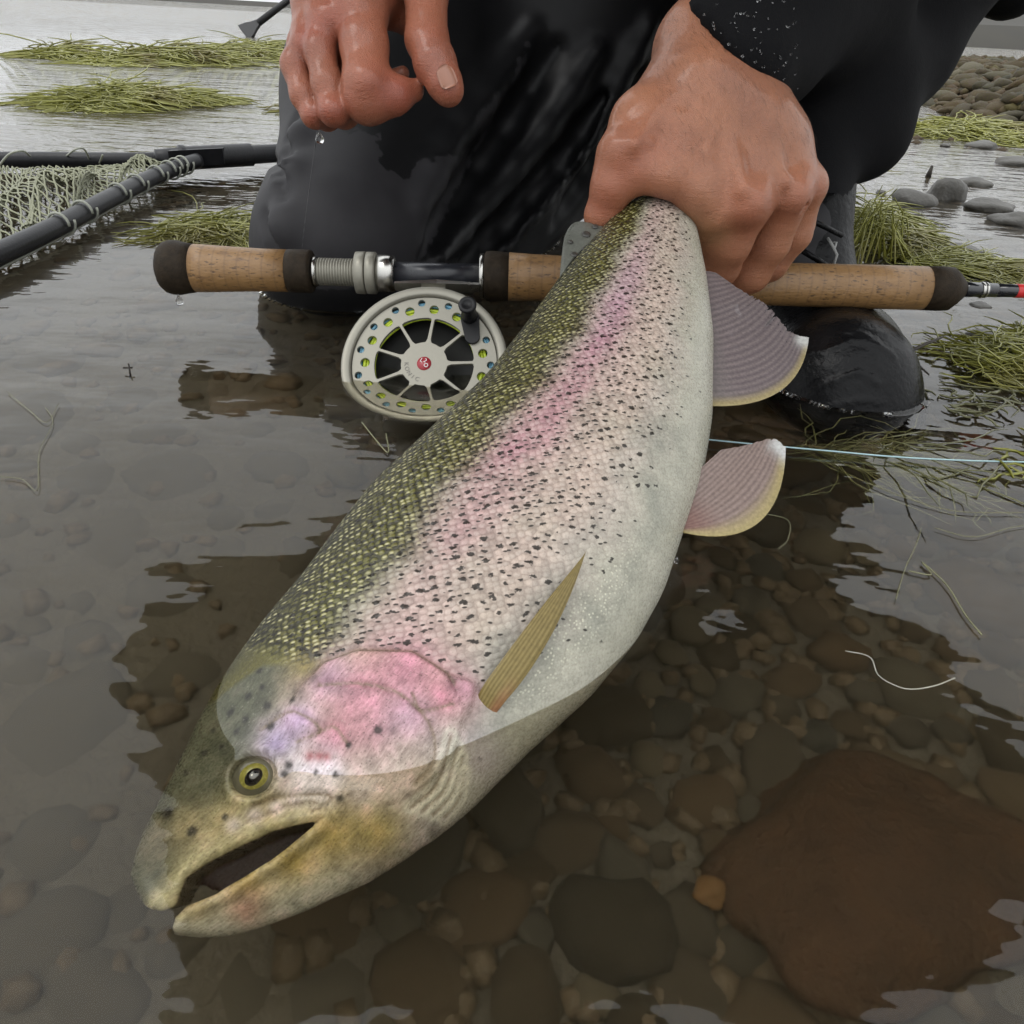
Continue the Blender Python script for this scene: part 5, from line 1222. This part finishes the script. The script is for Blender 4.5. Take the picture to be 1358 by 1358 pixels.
weed('weed_mat', [(1030, 590), (1110, 575), (1220, 580), (1200, 600), (1320, 660), (1280, 672), (1190, 630), (1080, 612)], 60, 'drowned olive weed stems drifting below the boot along the pale line', .0006, .001, .09, -.35, .25, M_weed2, seed=9, z0=-.002)
weed('weed_mat', [(950, 560), (1060, 555), (1180, 590), (1060, 605), (950, 590)], 70, 'dark weed stems just under the water between trout and boot', .0006, .0, .09, -.12, .2, M_weed2, seed=10, z0=-.012)
weed('weed_mat', [(1230, 530), (1300, 515), (1420, 530), (1420, 600), (1290, 575)], 46, 'scattered dark weed scraps under the springy clump at the right edge', .0009, .004, .035, .6, 1.2, M_weed2, seed=11, curl=.6)
weed('weed_mat', [(1315, 610), (1420, 600), (1420, 660), (1330, 650)], 30, 'bright green floating scraps where the pale line leaves the picture', .0011, .004, .04, .3, .8, seed=12)
weed('weed_mat', [(1205, 172), (1260, 162), (1420, 170), (1420, 194), (1300, 190), (1210, 184)], 2200, 'mossy yellow green fringe along the foot of the gravel bar', .0018, .05, .13, 0, 1.0, seed=13)
# single pale strands
M_str = simple('pale_strand', (.17, .165, .085), .5, var=.3)
def strand(l, label, r=.0002, material=M_str, name='weed_strand', z=.0012, group='single floating strands', cat='weed strand', n=24):
    m = MB(); m.tube(spline([onz(p[0], p[1], z) for p in l], n), r, 5); return tag(m.build(name, material), label, cat, group)
strand([(1010, 680), (1045, 690), (1045, 715), (1032, 728)], 'short curled strand floating just right of the pelvic fin')
strand([(1188, 795), (1200, 755), (1215, 722), (1222, 700)], 'upright pale strand crossing the hooked green one at the right')
strand([(1205, 757), (1235, 762), (1222, 745), (1255, 775), (1280, 815), (1302, 842)], 'long hooked yellow green strand floating at the right above the bright water', .00035)
strand([(1145, 638), (1200, 660), (1270, 678), (1358, 680)], 'pale strand stretched flat across the bright water above the longest dark reflection')
strand([(1240, 700), (1290, 712), (1340, 700), (1400, 690)], 'thin strand bent upward close to the right edge')
strand([(0, 632), (30, 636), (50, 650), (52, 600), (70, 560), (60, 540)], 'thin crooked strand floating alone at the far left', .00018)
strand([(10, 520), (40, 545), (62, 560), (78, 535)], 'faint thin strand forking beside the crooked one at the far left', .00018)
strand([(480, 560), (500, 585), (515, 600), (512, 575)], 'small looped strand floating under the reel', .0004)
M_tip = simple('clear_line', (.45, .46, .45), .3, var=.1)
strand([(1118, 872), (1150, 880), (1162, 905), (1195, 922), (1230, 920), (1262, 908)], 'fine clear line curling under the water above the rust brown slab', .0003, M_tip, 'leader_loop', -.008, None, 'fishing line')
M_pale = simple('pale_blue_line', (.36, .52, .54), .4, var=.15)
strand([(930, 582), (1000, 589), (1100, 598), (1190, 606), (1290, 611), (1420, 614)], 'pale blue fishing line running from behind the trout to the right edge', .0005, M_pale, 'fishing_line', .003, None, 'fishing line', 40)
M_twig = simple('twig_bark', (.03, .024, .018), .7, var=.4)
m = MB(); m.tube([at(1205, 467, .52), at(1228, 456, .53), at(1250, 447, .535)], [.0014, .0012, .0008], 6); m.tube([at(1212, 478, .515), at(1222, 488, .52), at(1232, 497, .525)], [.0009, .0008, .0006], 5)
tag(m.build('twig', M_twig), 'thin dark twig sticking out from the right side of the boot toe', 'twig')
p = onz(171, 494); m = MB(); m.tube([p+np.array([0, 0, -.01]), p+np.array([.001, 0, .006])], [.0008, .0005], 5); m.tube([p+np.array([-.003, 0, .003]), p+np.array([.003, 0, .0035])], .0006, 5); tag(m.build('twig', M_twig), 'tiny stub of twig standing in open water left of the reel', 'twig')
p = onz(1231, 234); m = MB(); m.tube([p, p+np.array([.001, 0, .018])], [.005, .002], 6); tag(m.build('twig', M_twig), 'tiny dark stub standing in bright water above the round stone', 'twig')
# drops of water
def drop(px, py, d, r, label):
    c = at(px, py, d); V = []; Fc = []; n = 20; pf = [(-1, 0.02), (-.92, .42), (-.7, .75), (-.3, .98), (.1, 1.0), (.6, .82), (1.1, .5), (1.6, .22), (2.0, .06)]
    for zz1, r1 in pf:
        for k in range(n): q = 2*math.pi*k/n; V.append(c+np.array([r*r1*math.cos(q), r*r1*math.sin(q), r*zz1]))
    Fc = [[i*n+k, i*n+(k+1) % n, (i+1)*n+(k+1) % n, (i+1)*n+k] for i in range(len(pf)-1) for k in range(n)]+[list(range(n))[::-1], [(len(pf)-1)*n+k for k in range(n)]]
    tag(mesh('water_drop', V, Fc, M_drop), label, 'water drop', 'drops about to fall')
drop(424, 185, .442, .0024, 'clear drop hanging under the curled fingers of the free hand')
drop(238, 400, .528, .0026, 'clear drop hanging under the dark butt cap of the rod')
drop(897, 744, .333, .0011, 'bright bead of water clinging to the trout belly edge')
# oar at the top left
oa, ob = onz(330, 37, .02), at(352, 27, 5.3); od = at(420, -28, 5.3)-at(336, 36, 5.3); ol = np.linalg.norm(od); od /= ol
oar = empty('oar', oa, 'black oar shaft with flared end slanting into the water beyond the angler', 'oar')
M_oar = simple('oar_black', (.012, .012, .013), .45, var=.3)
b0 = at(342, 31, 5.3); MB().tube([b0, b0+od*.4, b0+od*1.6], [.022, .02, .02], 12).build('shaft', M_oar, oar)
m = MB(); V = []
sd = np.cross(od, f0); sd /= np.linalg.norm(sd); th_ = np.cross(od, sd)
for t, wd in ((0, .022), (.035, .035), (.07, .055), (.12, .07)):
    for a, b in ((-1, -1), (1, -1), (1, 1), (-1, 1)): V.append(b0-od*t+sd*wd*a*.9+th_*.014*b)
m.add(V, [[i*4+k, i*4+(k+1) % 4, (i+1)*4+(k+1) % 4, (i+1)*4+k] for i in range(3) for k in range(4)]+[[3, 2, 1, 0], [12, 13, 14, 15]]); m.build('blade', M_oar, oar, smooth=False)
